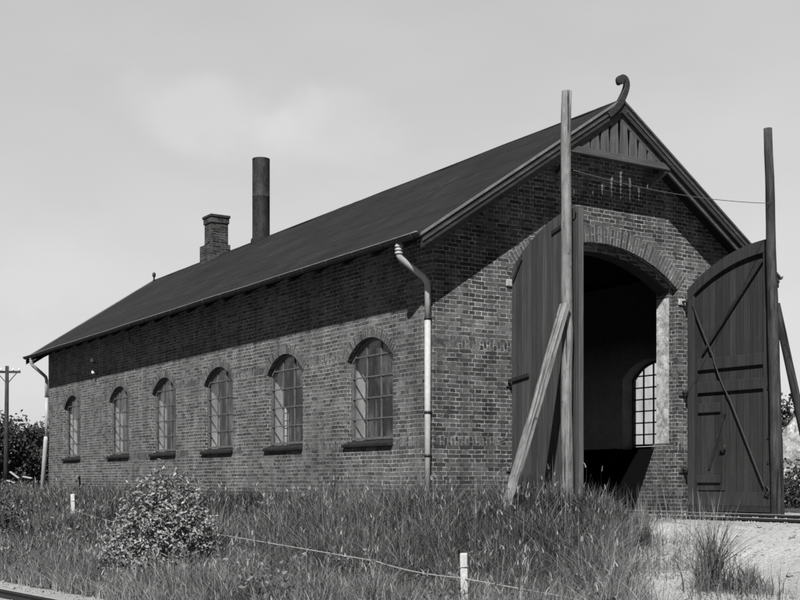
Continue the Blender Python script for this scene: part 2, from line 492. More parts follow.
def m_post(name, val, pale):
    """round timber: long splits, knots and bleached streaks"""
    t = NT(name); o = t.obj()
    g = t.noise(o, 34.0, 5, 0.7, (1, 1, 0.05)); b = t.noise(o, 5.0, 5, 0.75, (1, 1, 0.35)); sp = t.noise(o, 17.0, 3, 0.6, (1, 1, 0.03))
    kn = t.node('ShaderNodeTexVoronoi'); kn.inputs['Scale'].default_value = 4.5; t.link(o, kn.inputs['Vector'])
    v = t.math('MULTIPLY', t.rng(g, 0.3, 0.7, 0.6, 1.4), t.rng(b, 0.32, 0.68, 0.5, 1.45))
    v = t.math('MULTIPLY', v, val)
    bl = t.rng(t.noise(o, 9.0, 4, 0.7, (1, 1, 0.12)), 0.55, 0.7, 0.0, 1.0)
    v = t.mix(t.math('MULTIPLY', bl, 0.6), v, pale)
    cr = t.rng(sp, 0.36, 0.42, 1.0, 0.0)
    v = t.math('MULTIPLY', v, t.mix(cr, 1.0, 0.22))
    v = t.math('MULTIPLY', v, t.rng(kn.outputs['Distance'], 0.03, 0.14, 0.35, 1.0))
    t.base(v); t.rough(0.85, 0.2)
    t.bump(t.math('SUBTRACT', t.math('ADD', t.math('MULTIPLY', g, 0.5), b), t.math('MULTIPLY', cr, 1.2)), 0.9, 0.014)
    return t.m
M['post'] = m_post('weathered_post', 0.165, 0.30)
M['post_dark'] = m_post('creosoted_post', 0.036, 0.10)
M['brace'] = m_post('weathered_brace', 0.20, 0.36)

def m_glass():
    """old dirty panes: half clear, with streaked grime that takes the light"""
    t = NT('dirty_glass')
    o = t.pos()
    n = t.noise(o, 3.5, 4, 0.7, (1, 1, 0.25)); n2 = t.noise(o, 14, 4, 0.7, (1, 1, 0.2)); n3 = t.noise(o, 0.9, 2)
    t.base(t.math('MULTIPLY', t.rng(n, 0.40, 0.66, 0.015, 0.22), t.rng(n2, 0.3, 0.7, 0.4, 1.5)))
    t.rough(0.45, 0.4)
    tr = t.node('ShaderNodeBsdfTransparent')
    gl = t.node('ShaderNodeBsdfGlossy'); gl.inputs['Roughness'].default_value = 0.06
    gl.inputs['Color'].default_value = (0.9, 0.9, 0.9, 1)
    m1 = t.node('ShaderNodeMixShader')
    t.link(t.math('MULTIPLY', t.rng(n, 0.35, 0.65, 0.10, 0.5), t.rng(n3, 0.35, 0.65, 0.5, 1.3), True), m1.inputs[0])
    t.link(tr.outputs[0], m1.inputs[1]); t.link(t.bsdf.outputs[0], m1.inputs[2])
    lw = t.node('ShaderNodeLayerWeight'); lw.inputs['Blend'].default_value = 0.5
    fr_ = t.math('ADD', 0.04, t.math('MULTIPLY', t.math('POWER', lw.outputs['Facing'], 4.0), 0.5))
    m2 = t.node('ShaderNodeMixShader')
    t.link(fr_, m2.inputs[0]); t.link(m1.outputs[0], m2.inputs[1]); t.link(gl.outputs[0], m2.inputs[2])
    t.link(m2.outputs[0], t.out.inputs['Surface'])
    return t.m
M['glass'] = m_glass()

def m_leaf(name, lo, hi, trans=0.3, rough=0.55, spec=0.35):
    t = NT(name)
    a = t.node('ShaderNodeAttribute', attribute_name='tone')
    v = t.mix(a.outputs['Fac'], lo, hi)
    t.base(v); t.rough(rough, spec)
    tl = t.node('ShaderNodeBsdfTranslucent'); t.link(t.gray(v), tl.inputs[0])
    mx = t.node('ShaderNodeMixShader'); mx.inputs[0].default_value = trans
    t.link(t.bsdf.outputs[0], mx.inputs[1]); t.link(tl.outputs[0], mx.inputs[2])
    t.link(mx.outputs[0], t.out.inputs['Surface'])
    return t.m
M['grass'] = m_leaf('grass_blades', 0.013, 0.37, 0.12, 0.6, 0.25)
M['bush'] = m_leaf('bush_leaves', 0.03, 0.40, 0.2, 0.42, 0.5)
M['tree'] = m_leaf('tree_leaves', 0.015, 0.10, 0.25, 0.6, 0.25)
M['weed'] = m_leaf('weed_leaves', 0.06, 0.3, 0.3)

def m_ground():
    t = NT('ground')
    a = t.node('ShaderNodeAttribute', attribute_name='gravel')
    o = t.pos()
    n = t.noise(o, 2.2, 6, 0.7); n2 = t.noise(o, 30, 5, 0.75); n3 = t.noise(o, 0.5, 4)
    g = t.rng(t.math('ADD', a.outputs['Fac'], t.math('MULTIPLY', t.math('SUBTRACT', n, 0.5), 0.7)), 0.38, 0.62, 0.0, 1.0)
    sand = t.math('MULTIPLY', t.rng(n, 0.3, 0.7, 0.40, 0.56), t.rng(n2, 0.3, 0.7, 0.70, 1.22))
    peb = t.node('ShaderNodeTexVoronoi'); peb.inputs['Scale'].default_value = 22; t.link(o, peb.inputs['Vector'])
    sand = t.math('MULTIPLY', sand, t.rng(peb.outputs['Distance'], 0.0, 0.5, 1.1, 0.85))
    rut = t.rng(t.noise(o, 1.1, 6, 0.75, (1.6, 0.5, 1)), 0.56, 0.70, 0.0, 1.0)
    sand = t.math('MULTIPLY', sand, t.mix(rut, 1.0, 0.62))
    soil = t.math('MULTIPLY', t.rng(n, 0.3, 0.7, 0.05, 0.10), t.rng(n2, 0.3, 0.7, 0.6, 1.3))
    t.base(t.mix(g, soil, sand)); t.rough(0.95, 0.1)
    t.bump(t.math('ADD', n2, t.math('MULTIPLY', n, 2.0)), 0.8, 0.04)
    return t.m
M['ground'] = m_ground()

# ------------------------------------------------------------------ ground
def rail_x(y): return -6.56 - 0.112 * (y + 0.81)         # far rail of the track in front

def gz(X, Y):
    X = np.asarray(X, float); Y = np.asarray(Y, float)
    s = X - 0.42 * np.clip(-Y, 0, 6)
    low = -0.85 + 0.5 * np.clip((Y - 2) / 20, 0, 1)
    t = np.clip((s + 5.5) / 5.0, 0, 1)
    z = low * (1 - t ** 1.5) - 0.03
    # lumps in the bank, none on the track bed or the pad
    k = np.clip(t * (1 - t) * 4, 0, 1)
    z = z + k * 0.05 * (np.sin(X * 1.9 + Y * 0.7) * np.sin(Y * 1.3 - X * 0.6) + 0.5 * np.sin(X * 4.3) * np.sin(Y * 3.7 + 1))
    # low spoil mound beside the path
    z = z + 0.16 * np.exp(-(((X + 1.0) / 0.75) ** 2 + ((Y + 5.7) / 1.0) ** 2))
    # ballast heaped between the front rails
    dt = np.abs(X - (rail_x(Y) - 0.75))
    z = z + 0.06 * np.clip((1.9 - dt) / 0.7, 0, 1) * (Y < 40)
    return z

EDGE_Y = np.array([-15, -8, -6.4, -5, -3.6, -2.2, -1.2, -0.2, 0.2])
EDGE_X = np.array([-4.5, -2.8, -1.95, -0.9, 0.6, 1.95, 2.3, 2.35, 2.35])
def gravel(X, Y):
    e = np.interp(Y, EDGE_Y, EDGE_X)
    g = np.clip(0.5 + (X - e) / 1.2, 0, 1)
    g = np.where(Y > 0.2, 0, g)
    g = g * np.clip(1 - (X - 8.0) / 2.0, 0, 1)
    g = np.where((X > 5.9) & (Y > -1.7), g * np.clip((-0.5 - Y) / 1.0, 0, 1), g)
    d = X - rail_x(Y)
    b = np.clip((1.08 - d) / 0.5 + 0.5, 0, 1) * (Y < 60)
    b = b * np.clip((X + 14.0) / 2.0, 0, 1)
    return np.maximum(g, b)

def axis(lo, hi, step, far):
    a = list(np.arange(lo, hi + 1e-6, step)); d = step; x = hi; up = []
    while x < far: d *= 1.35; x += d; up.append(x)
    d = step; x = lo; dn = []
    while x > -far: d *= 1.35; x -= d; dn.append(x)
    return np.array(dn[::-1] + a + up)
gx = axis(-12, 11, 0.16, 900); gy = axis(-16, 24, 0.16, 900)
GX, GY = np.meshgrid(gx, gy)
GZ = gz(GX, GY)
nx, ny = len(gx), len(gy)
idx = np.arange(nx * ny).reshape(ny, nx)
q = np.stack([idx[:-1, :-1], idx[:-1, 1:], idx[1:, 1:], idx[1:, :-1]], -1).reshape(-1, 4)
g_o = np_mesh('ground', np.stack([GX, GY, GZ], -1).reshape(-1, 3), q.ravel(), np.full(len(q), 4), M['ground'], smooth=True)
at = g_o.data.attributes.new('gravel', 'FLOAT', 'POINT')
at.data.foreach_set('value', gravel(GX, GY).astype(np.float32).ravel())
tag(g_o, kind='structure')

# ------------------------------------------------------------------ engine shed
W, L = 6.69, 19.85
HW = W / 2
EAVE, RIDGE = 4.11, 6.68
SL = (RIDGE - EAVE) / (HW + 0.51)
TH = 0.36
RV = 0.10
shed = empty('engine_shed', (0, 0, 0))
tag(shed, 'long brick engine shed with a dark gabled roof, arched windows and open double doors', 'engine shed')

def roof_z(x): return RIDGE - SL * abs(x - HW)

def arch_pts(c, half, zs, rise, n=14):
    Rr = (half * half + rise * rise) / (2 * rise); zc = zs + rise - Rr
    xs = np.linspace(-half, half, n + 1)
    return [(c + x, zc + math.sqrt(max(Rr * Rr - x * x, 0))) for x in xs], Rr, zc

def wall(name, mats, length, top, openings, place, cuts=(), caps=True):
    """plan wall along u in 0..length, outside face at depth 0, inside at TH; openings = (centre, half, sill, spring, rise)"""
    mb = MB()
    us = {0.0, length} | set(cuts)
    for (c, h, sill, zs, rise) in openings:
        us |= {round(p[0], 5) for p in arch_pts(c, h, zs, rise)[0]}
    us = sorted(us)
    def az(u, o):
        c, h, sill, zs, rise = o
        Rr = (h * h + rise * rise) / (2 * rise); zc = zs + rise - Rr
        return zc + math.sqrt(max(Rr * Rr - (u - c) ** 2, 0))
    B = -1.1
    def P(u, d, z): return place(u, d, z)
    def quad(a, b, za0, za1, zb0, zb1):
        mb.face([P(a, 0, za0), P(b, 0, zb0), P(b, 0, zb1), P(a, 0, za1)], 0)
        mb.face([P(a, TH, za0), P(a, TH, za1), P(b, TH, zb1), P(b, TH, zb0)], 1)
    for a, b in zip(us[:-1], us[1:]):
        mid = (a + b) / 2
        op = [o for o in openings if abs(mid - o[0]) < o[1]]
        if not op:
            quad(a, b, B, top(a), B, top(b))
        else:
            o = op[0]; zs0, zs1 = az(a, o), az(b, o)
            quad(a, b, zs0, top(a), zs1, top(b))
            for da, db, mi in ((0, RV, 0), (RV, TH, 2)):
                mb.face([P(a, da, zs0), P(a, db, zs0), P(b, db, zs1), P(b, da, zs1)], mi)
            if o[2] > B:
                quad(a, b, B, o[2], B, o[2])
                for da, db, mi in ((0, RV, 0), (RV, TH, 2)):
                    mb.face([P(a, da, o[2]), P(b, da, o[2]), P(b, db, o[2]), P(a, db, o[2])], mi)
    for o in openings:
        for u in (o[0] - o[1], o[0] + o[1]):
            z0, z1 = max(o[2], B), o[3]
            for da, db, mi in ((0, RV, 0), (RV, TH, 2)):
                mb.face([P(u, da, z0), P(u, db, z0), P(u, db, z1), P(u, da, z1)], mi)
    for u in (0.0, length) if caps else ():
        mb.face([P(u, 0, B), P(u, TH, B), P(u, TH, top(u)), P(u, 0, top(u))], 0)
    return mb.build(name, mats, shed)

WIN = [(1.85, .725), (4.88, .725), (7.87, .725), (10.87, .725), (13.85, .73), (17.63, .715)]
SILL, SPR, RISE = 1.14, 2.52, 0.345
side_open = [(c, h, SILL, SPR, RISE) for c, h in WIN]
side_top = lambda u: roof_z(0.0) - 0.07
wall_l = wall('wall', [M['brick_side'], M['limewash'], M['reveal']], L, side_top, side_open, lambda u, d, z: (d, u, z))
wall_r = wall('wall', [M['brick_side'], M['limewash'], M['reveal']], L, side_top, [(o[0] + 0.1,) + o[1:] for o in side_open], lambda u, d, z: (W - d, u, z))
DC, DH, DSPR, DRISE = 3.345, 1.775, 3.83, 0.62
gab_top = lambda u: roof_z(u) - 0.07
e3 = 0.003
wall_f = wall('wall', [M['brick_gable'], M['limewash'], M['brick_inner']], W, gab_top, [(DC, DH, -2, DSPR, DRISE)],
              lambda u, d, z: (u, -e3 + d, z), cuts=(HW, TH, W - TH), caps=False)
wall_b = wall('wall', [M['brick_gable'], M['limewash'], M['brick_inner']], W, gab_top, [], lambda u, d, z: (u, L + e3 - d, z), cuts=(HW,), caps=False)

# rings of brick standing 4 mm proud round each opening
def ring(c, half, zs, rise, thick, place, parent, name, d0=0.004, layers=1):
    mb = MB()
    Rr = (half * half + rise * rise) / (2 * rise); zc = zs + rise - Rr
    a0 = math.asin(half / Rr); n = 24
    for k in range(n):
        t0 = -a0 + 2 * a0 * k / n; t1 = -a0 + 2 * a0 * (k + 1) / n
        for ly in range(layers):
            r0 = Rr + thick * ly / layers; r1 = Rr + thick * (ly + 1) / layers
            pts = [(c + math.sin(t) * r, zc + math.cos(t) * r) for t, r in ((t0, r0), (t1, r0), (t1, r1), (t0, r1))]
            f = [place(u, -d0, z) for u, z in pts]
            uo = 0.12 * ly * 0 + 0.004
            mb.face(f, 0, uv=[(uo, t0 * Rr + 9), (uo, t1 * Rr + 9), (uo + thick / layers - .006, t1 * Rr + 9), (uo + thick / layers - .006, t0 * Rr + 9)])
        pi = [(c + math.sin(t) * Rr, zc + math.cos(t) * Rr) for t in (t0, t1)]
        mb.face([place(pi[0][0], -d0, pi[0][1]), place(pi[0][0], 0.02, pi[0][1] ), place(pi[1][0], 0.02, pi[1][1]), place(pi[1][0], -d0, pi[1][1])], 0)
        po = [(c + math.sin(t) * (Rr + thick), zc + math.cos(t) * (Rr + thick)) for t in (t0, t1)]
        mb.face([place(po[0][0], -d0, po[0][1]), place(po[0][0], 0.01, po[0][1]), place(po[1][0], 0.01, po[1][1]), place(po[1][0], -d0, po[1][1])], 0)
    return mb.build(name, M['brick_arch'], parent)
for c, h in WIN:
    ring(c, h, SPR, RISE, 0.165, lambda u, d, z: (d, u, z), wall_l, 'window_arch')
    ring(c + 0.1, h, SPR, RISE, 0.165, lambda u, d, z: (W - d, u, z), wall_r, 'window_arch')
ring(DC, DH, DSPR, DRISE, 0.29, lambda u, d, z: (u, d - e3, z), wall_f, 'door_arch', layers=2)

# inner rebate of the doorway: a narrower limewashed arch behind the outer one
mb = MB()
ih = DH - 0.085
po, _, _ = arch_pts(DC, DH, DSPR, DRISE, 24)
pin, _, _ = arch_pts(DC, ih, DSPR - 0.03, DRISE - 0.10, 24)
y0, y1 = 0.13, 0.43
for i in range(24):
    a, b = pin[i], pin[i + 1]
    A, Bq = po[i], po[i + 1]
    mb.face([(a[0], y0, a[1]), (b[0], y0, b[1]), (Bq[0] , y0, Bq[1] + .02), (A[0], y0, A[1] + .02)], 0)
    mb.face([(a[0], y0, a[1]), (a[0], y1, a[1]), (b[0], y1, b[1]), (b[0], y0, b[1])], 2)
    mb.face([(a[0], y1, a[1]), (A[0], y1, A[1] + .1), (Bq[0], y1, Bq[1] + .1), (b[0], y1, b[1])], 1)
for sgn in (-1, 1):
    xi = DC + sgn * ih; xo = DC + sgn * (DH + 0.02)
    zt = DSPR - 0.03
    mb.face([(xi, y0, -.1), (xo, y0, -.1), (xo, y0, zt + .04), (xi, y0, zt)], 0)
    for za, zb, mi in ((-.1, 1.18, 0), (1.18, 3.7, 1), (3.7, zt, 0)):
        mb.face([(xi, y0, za), (xi, y1, za), (xi, y1, zb), (xi, y0, zb)], mi)
    mb.face([(xi, y1, -.1), (xi, y1, zt), (xo, y1, zt + .04), (xo, y1, -.1)], 1)
jamb = mb.build('doorway_rebate', [M['brick_inner'], m_plain('jamb_limewash', 0.34, 0.9, 0.1, 0.6, 7.0, 0.012, 14), M['iron_dark']], wall_f)
# sloping brick foot inside the right jamb
mb = MB()
xr = DC + ih - 0.002
mb.v += []
foot = [(0.435, -0.1), (1.0, -0.1), (0.95, 0.05), (0.435, 1.15)]
f0 = [(xr - 0.02, y, z) for y, z in foot]; f1 = [(xr + 0.2, y, z) for y, z in foot]
mb.face(f0); mb.face(f1[::-1])
for i in range(4):
    j = (i + 1) % 4; mb.face([f0[i], f1[i], f1[j], f0[j]])
mb.build('jamb_foot', M['brick_inner'], wall_f)
# impost stones that carry the door pins
for sgn in (-1, 1):
    x = DC + sgn * (DH + 0.10)
    for z in (0.72, 2.05, 3.62):
        mb = MB()
        mb.box(x - .1, x + .1, -0.035, 0.0, z - .055, z + .055)
        ps = mb.build('pin_stone', M['pin'] if z > 3 else M['brick_inner'], wall_f, bevel=0.012)
        mb = MB()
        mb.tube([(x - sgn * .02, -0.03, z), (x - sgn * .02, -0.14, z)], 0.022, 8)
        mb.tube([(x - sgn * .02, -0.13, z - .06), (x - sgn * .02, -0.13, z + .1)], 0.02, 8)
        mb.build('hinge_pin', M['iron_dark'], ps)

# floor inside
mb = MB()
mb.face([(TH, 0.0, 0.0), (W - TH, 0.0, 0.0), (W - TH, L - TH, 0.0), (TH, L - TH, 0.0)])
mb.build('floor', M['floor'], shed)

# roof slabs, a little uneven
def roof_slope(sgn):
    mb = MB()
    nu, nv = 110, 10
    ya, yb = -0.50, L + 0.42
    xe = -0.51 if sgn < 0 else -0.40
    def pt(i, j, top):
        y = ya + (yb - ya) * i / nu
        k = j / nv
        x = xe + (HW - xe) * k
        z = roof_z(x)
        w = 0.03 * mnoise.noise((y * 0.55, k * 2.0, 1.3 * sgn)) + 0.012 * mnoise.noise((y * 2.1, k * 5.0, 4.0)) + 0.022 * k ** 6 * mnoise.noise((y * 1.3, 9.0, 2.0))
        z += w - (0 if top else 0.055)
        return (x if sgn < 0 else W - x, y, z)
    base = len(mb.v)
    for top in (True, False):
        for i in range(nu + 1):
            for j in range(nv + 1): mb.v.append(pt(i, j, top))
    n1 = (nu + 1) * (nv + 1)
    ix = lambda i, j, t: (0 if t else n1) + i * (nv + 1) + j
    for i in range(nu):
        for j in range(nv):
            q1 = (ix(i, j, 1), ix(i + 1, j, 1), ix(i + 1, j + 1, 1), ix(i, j + 1, 1))
            q2 = (ix(i, j, 0), ix(i, j + 1, 0), ix(i + 1, j + 1, 0), ix(i + 1, j, 0))
            mb.f += [q1 if sgn > 0 else q1[::-1], q2 if sgn > 0 else q2[::-1]]; mb.mi += [0, 1]; mb.sm += [True, True]
    for i in range(nu):
        mb.f.append((ix(i, 0, 1), ix(i, 0, 0), ix(i + 1, 0, 0), ix(i + 1, 0, 1))); mb.mi.append(1); mb.sm.append(False)
    for j in range(nv):
        for i in (0, nu):
            mb.f.append((ix(i, j, 1), ix(i, j + 1, 1), ix(i, j + 1, 0), ix(i, j, 0))); mb.mi.append(1); mb.sm.append(False)
    return mb.build('roof', [M['roof'], M['soffit']], shed)
roof_l = roof_slope(-1); roof_r = roof_slope(1)
mb = MB()
mb.tube([(HW, -0.48 + 1.04 * k, RIDGE - 0.005 + 0.012 * mnoise.noise((k * .9, 0, 7))) for k in range(21)], 0.022, 8)
mb.build('ridge_roll', M['roof'], roof_l)
# rafter tails and eaves board
for sx in (0, 1):
    for k in range(22):
        mb = MB()
        y = 0.1 + k * 0.93
        a, b = Vector((-0.44, y, EAVE - 0.055)), Vector((0.3, y, EAVE - 0.055 + 0.74 * SL))
        if sx: a.x = W - a.x; b.x = W - b.x
        mb.bar(a, b, 0.09, 0.12)
        mb.build('rafter_tail', M['soffit'], shed)

# bargeboards, front and back
def bargeboard(sgn, yf, dirn):
    ye, yi = yf, yf - dirn * 0.045
    dx = 1 / math.sqrt(1 + SL * SL); nrm = Vector((SL * dx * -1, 0, dx))
    def strip(mb, off0, off1, ya, yb, xa, xb):
        # off = distance below the roof line, measured straight down
        o = [(x, EAVE + (x + 0.51) * SL - d) for x, d in ((xa, off0), (xb, off0), (xb, off1), (xa, off1))]
        if sgn > 0: o = [(W - x, z) for x, z in o]
        mb.prism(o, min(ya, yb), max(ya, yb))
    mb = MB(); xs_ = 0.0 if sgn < 0 else 0.11
    strip(mb, 0.03, 0.20, ye + dirn * 0.0, ye - dirn * 0.05, -0.53 + xs_, HW)
    o = mb.build('bargeboard', M['rake'], shed, fix=True)
    mb = MB(); strip(mb, 0.204, 0.30, ye - dirn * 0.06, ye - dirn * 0.10, -0.40, HW)
    mb.build('lower_board', M['rake_light'], o, fix=True)
    mb = MB(); strip(mb, -0.022, 0.016, ye + dirn * 0.02, ye - dirn * 0.02, -0.55 + xs_, HW - (0.0 if sgn < 0 else 0.03))
    mb.build('edge_strip', M['flashing'] if sgn < 0 else M['rake_light'], o, fix=True)
    mb = MB(); strip(mb, 0.085, 0.115, ye + dirn * 0.018, ye + dirn * 0.001, -0.53 + xs_, HW - 0.1)
    mb.build('moulding', M['rake_light'], o, fix=True)
    return o
for sgn in (-1, 1):
    bargeboard(sgn, -0.51, -1); bargeboard(sgn, L + 0.43, 1)

# gable screen: tie beam with tapered boards above, scroll at the top
mb = MB(); mb.box(HW - 1.12, HW + 1.12, -0.475, -0.40, 5.70, 5.81)
tie = mb.build('tie_beam', M['rake_light'], shed, bevel=0.006)
for k in range(10):
    x = HW + (k - 4.5) * 0.205
    zt = roof_z(x) - 0.16
    if zt < 5.86: continue
    zl = 5.812; h = zt - zl; zr = zt - SL * 0.0
    wb, wm, wt = 0.086, 0.08, 0.07
    zl2 = roof_z(x - wt) - .16; zr2 = roof_z(x + wt) - .16
    o = [(x - wb, zl), (x + wb, zl), (x + wb, zl + .25 * h), (x + wt, zl + .62 * h), (x + wt, zr2), (x, zt), (x - wt, zl2), (x - wt, zl + .62 * h), (x - wb, zl + .25 * h)]
    mb = MB(); mb.prism(o, -0.448, -0.428)
    mb.build('gable_board', M['gable_wood'], shed, fix=True)
mb = MB(); mb.bar((HW + 1.05, -0.43, 5.70), (HW + 0.95, -0.05, 5.45), 0.07, 0.09)
mb.build('screen_bracket', M['gable_wood'], shed)
mb = MB(); mb.bar((HW - 1.05, -0.43, 5.70), (HW - 0.95, -0.05, 5.45), 0.07, 0.09)
mb.build('screen_bracket', M['gable_wood'], shed)

# scroll finial: the left bargeboard runs on and curls
ctrl = [(3.04, 6.375), (3.10, 6.425), (3.18, 6.495), (3.31, 6.64), (3.41, 6.82), (3.445, 6.94), (3.415, 7.025), (3.335, 7.045), (3.275, 7.0), (3.285, 6.94), (3.325, 6.945)]
wid = [0.085, 0.09, 0.095, 0.10, 0.09, 0.078, 0.072, 0.068, 0.064, 0.055, 0.04]
def catmull(P, n=6):
    out = []
    for i in range(len(P) - 1):
        p0, p1, p2, p3 = P[max(i - 1, 0)], P[i], P[i + 1], P[min(i + 2, len(P) - 1)]
        for k in range(n):
            t = k / n
            out.append(tuple(0.5 * (2 * b + (c - a) * t + (2 * a - 5 * b + 4 * c - d) * t * t + (3 * b - a - 3 * c + d) * t ** 3) for a, b, c, d in zip(p0, p1, p2, p3)))
    out.append(P[-1]); return out
cp = catmull([(x, z, w) for (x, z), w in zip(ctrl, wid)])
mb = MB()
lf, rt = [], []
for i, (x, z, w) in enumerate(cp):
    a = cp[max(i - 1, 0)]; b = cp[min(i + 1, len(cp) - 1)]
    t = Vector((b[0] - a[0], b[1] - a[1])).normalized(); n = Vector((-t.y, t.x))
    lf.append((x + n.x * w / 2, z + n.y * w / 2)); rt.append((x - n.x * w / 2, z - n.y * w / 2))
for i in range(len(cp) - 1):
    ya, yb = -0.545, -0.465
    a, b, c, d = lf[i], lf[i + 1], rt[i + 1], rt[i]
    mb.face([(a[0], ya, a[1]), (d[0], ya, d[1]), (c[0], ya, c[1]), (b[0], ya, b[1])])
    mb.face([(a[0], yb, a[1]), (b[0], yb, b[1]), (c[0], yb, c[1]), (d[0], yb, d[1])])
    mb.face([(a[0], ya, a[1]), (b[0], ya, b[1]), (b[0], yb, b[1]), (a[0], yb, a[1])], smooth=True)
    mb.face([(d[0], ya, d[1]), (d[0], yb, d[1]), (c[0], yb, c[1]), (c[0], ya, c[1])], smooth=True)
mb.tube([(3.31, -0.555, 6.978), (3.31, -0.455, 6.978)], 0.05, 14)
mb.build('scroll_finial', M['rake'], shed, fix=True)
mb = MB()
mb.tube([(HW, L + 0.36, RIDGE - .02), (HW, L + 0.36, RIDGE + 0.10)], 0.03, 8)
mb.tube([(HW, L + 0.36, RIDGE + 0.09), (HW, L + 0.36, RIDGE + 0.15), (HW, L + 0.36, RIDGE + 0.21), (HW, L + 0.36, RIDGE + 0.25)], [0.03, 0.055, 0.055, 0.02], 10)
mb.build('rear_finial', M['iron_dark'], shed)

# gutters and downpipes
for sx in (0, 1):
    mb = MB(); n = 8; sag = lambda y: 0.012 * mnoise.noise((y * 0.5, sx, 2))
    ys = np.linspace(-0.52, L + 0.40, 50)
    base = len(mb.v)
    for y in ys:
        for ri in (0.062, 0.055):
            for k in range(n + 1):
                th = math.pi * k / n
                x = -0.565 - math.cos(th) * ri + 0.11 * sx; z = EAVE + 0.07 * sx - 0.01 - math.sin(th) * ri + sag(y)
                mb.v.append((x if sx == 0 else W - x, y, z))
    m_ = n + 1
    for i in range(len(ys) - 1):
        for lay in (0, 1):
            for k in range(n):
                a = i * 2 * m_ + lay * m_ + k
                mb.f.append((a, a + 1, a + 1 + 2 * m_, a + 2 * m_)); mb.mi.append(0); mb.sm.append(True)
        for k in (0, n):
            a = i * 2 * m_ + k
            mb.f.append((a, a + m_, a + m_ + 2 * m_, a + 2 * m_)); mb.mi.append(0); mb.sm.append(False)
    gt = mb.build('gutter', M['gutter'], shed)
    mb = MB()
    mb.tube([((-0.63 if sx == 0 else W + 0.52), y, EAVE - 0.006 + 0.07 * sx + sag(y)) for y in ys], 0.011, 6)
    mb.build('gutter_rim', M['flashing'], gt)
    for k in range(25):
        mb = MB()
        y = -0.35 + k * 0.84
        pts = [(-0.565 + 0.11 * sx - math.cos(math.pi * q / 8) * 0.068, y, EAVE + 0.07 * sx - 0.01 - math.sin(math.pi * q / 8) * 0.068) for q in range(9)]
        if sx: pts = [(W - p[0], p[1], p[2]) for p in pts]
        mb.tube(pts, 0.009, 5)
        mb.build('gutter_hook', M['iron_dark'], gt)
def downpipe(y_top, y_bot, lean, sx=0):
    fx = (lambda x: x) if sx == 0 else (lambda x: W - x)
    r = 0.047
    xb = -0.075
    path = [(-0.545, y_top, EAVE - 0.05), (-0.545, y_top, 3.93), (-0.54, y_top, 3.87), (-0.50, y_top, 3.82), (-0.16, y_bot, 3.58), (-0.10, y_bot, 3.52), (xb, y_bot, 3.43), (xb, y_bot, 2.95)]
    mb = MB(); mb.tube([(fx(a), b, c) for a, b, c in path], r, 14)
    for z in (4.0, 3.95, 3.9):
        mb.tube([(fx(-0.545), y_top, z - .012), (fx(-0.545), y_top, z + .012)], r + .012, 14)
    # the lower lengths, each spigot a little wider
    if lean:
        mb.tube([(fx(xb), y_bot, 2.97), (fx(xb - .01), y_bot, 1.75)], r * 0.95, 14)
    else:
        mb.tube([(fx(xb), y_bot, 2.97), (fx(xb), y_bot, -0.1)], r * 1.0, 14)
    o = mb.build('downpipe', M['pipe'], shed)
    if lean:
        mb = MB(); mb.tube([(fx(xb - .015), y_bot, 1.80), (fx(xb - .025), y_bot - .0, 1.7), (fx(xb - .12), y_bot + .12, -0.15)], [r * 1.25, r * 1.35, r * 1.35], 14)
        mb.build('cast_iron_foot', M['pipe'], o)
    for z in (2.96, 1.55, 0.9) if not lean else (2.96, 1.78):
        mb = MB()
        mb.tube([(fx(xb), y_bot, z - .02), (fx(xb), y_bot, z + .02)], r + .008, 14)
        mb.box(min(fx(xb), fx(0.02)), max(fx(xb), fx(0.02)), y_bot - .015, y_bot + .015, z - .015, z + .015)
        mb.build('pipe_bracket', M['iron_dark'], o)
downpipe(0.10, 0.03, False); downpipe(19.66, 19.78, True); downpipe(0.4, 0.3, False, 1)

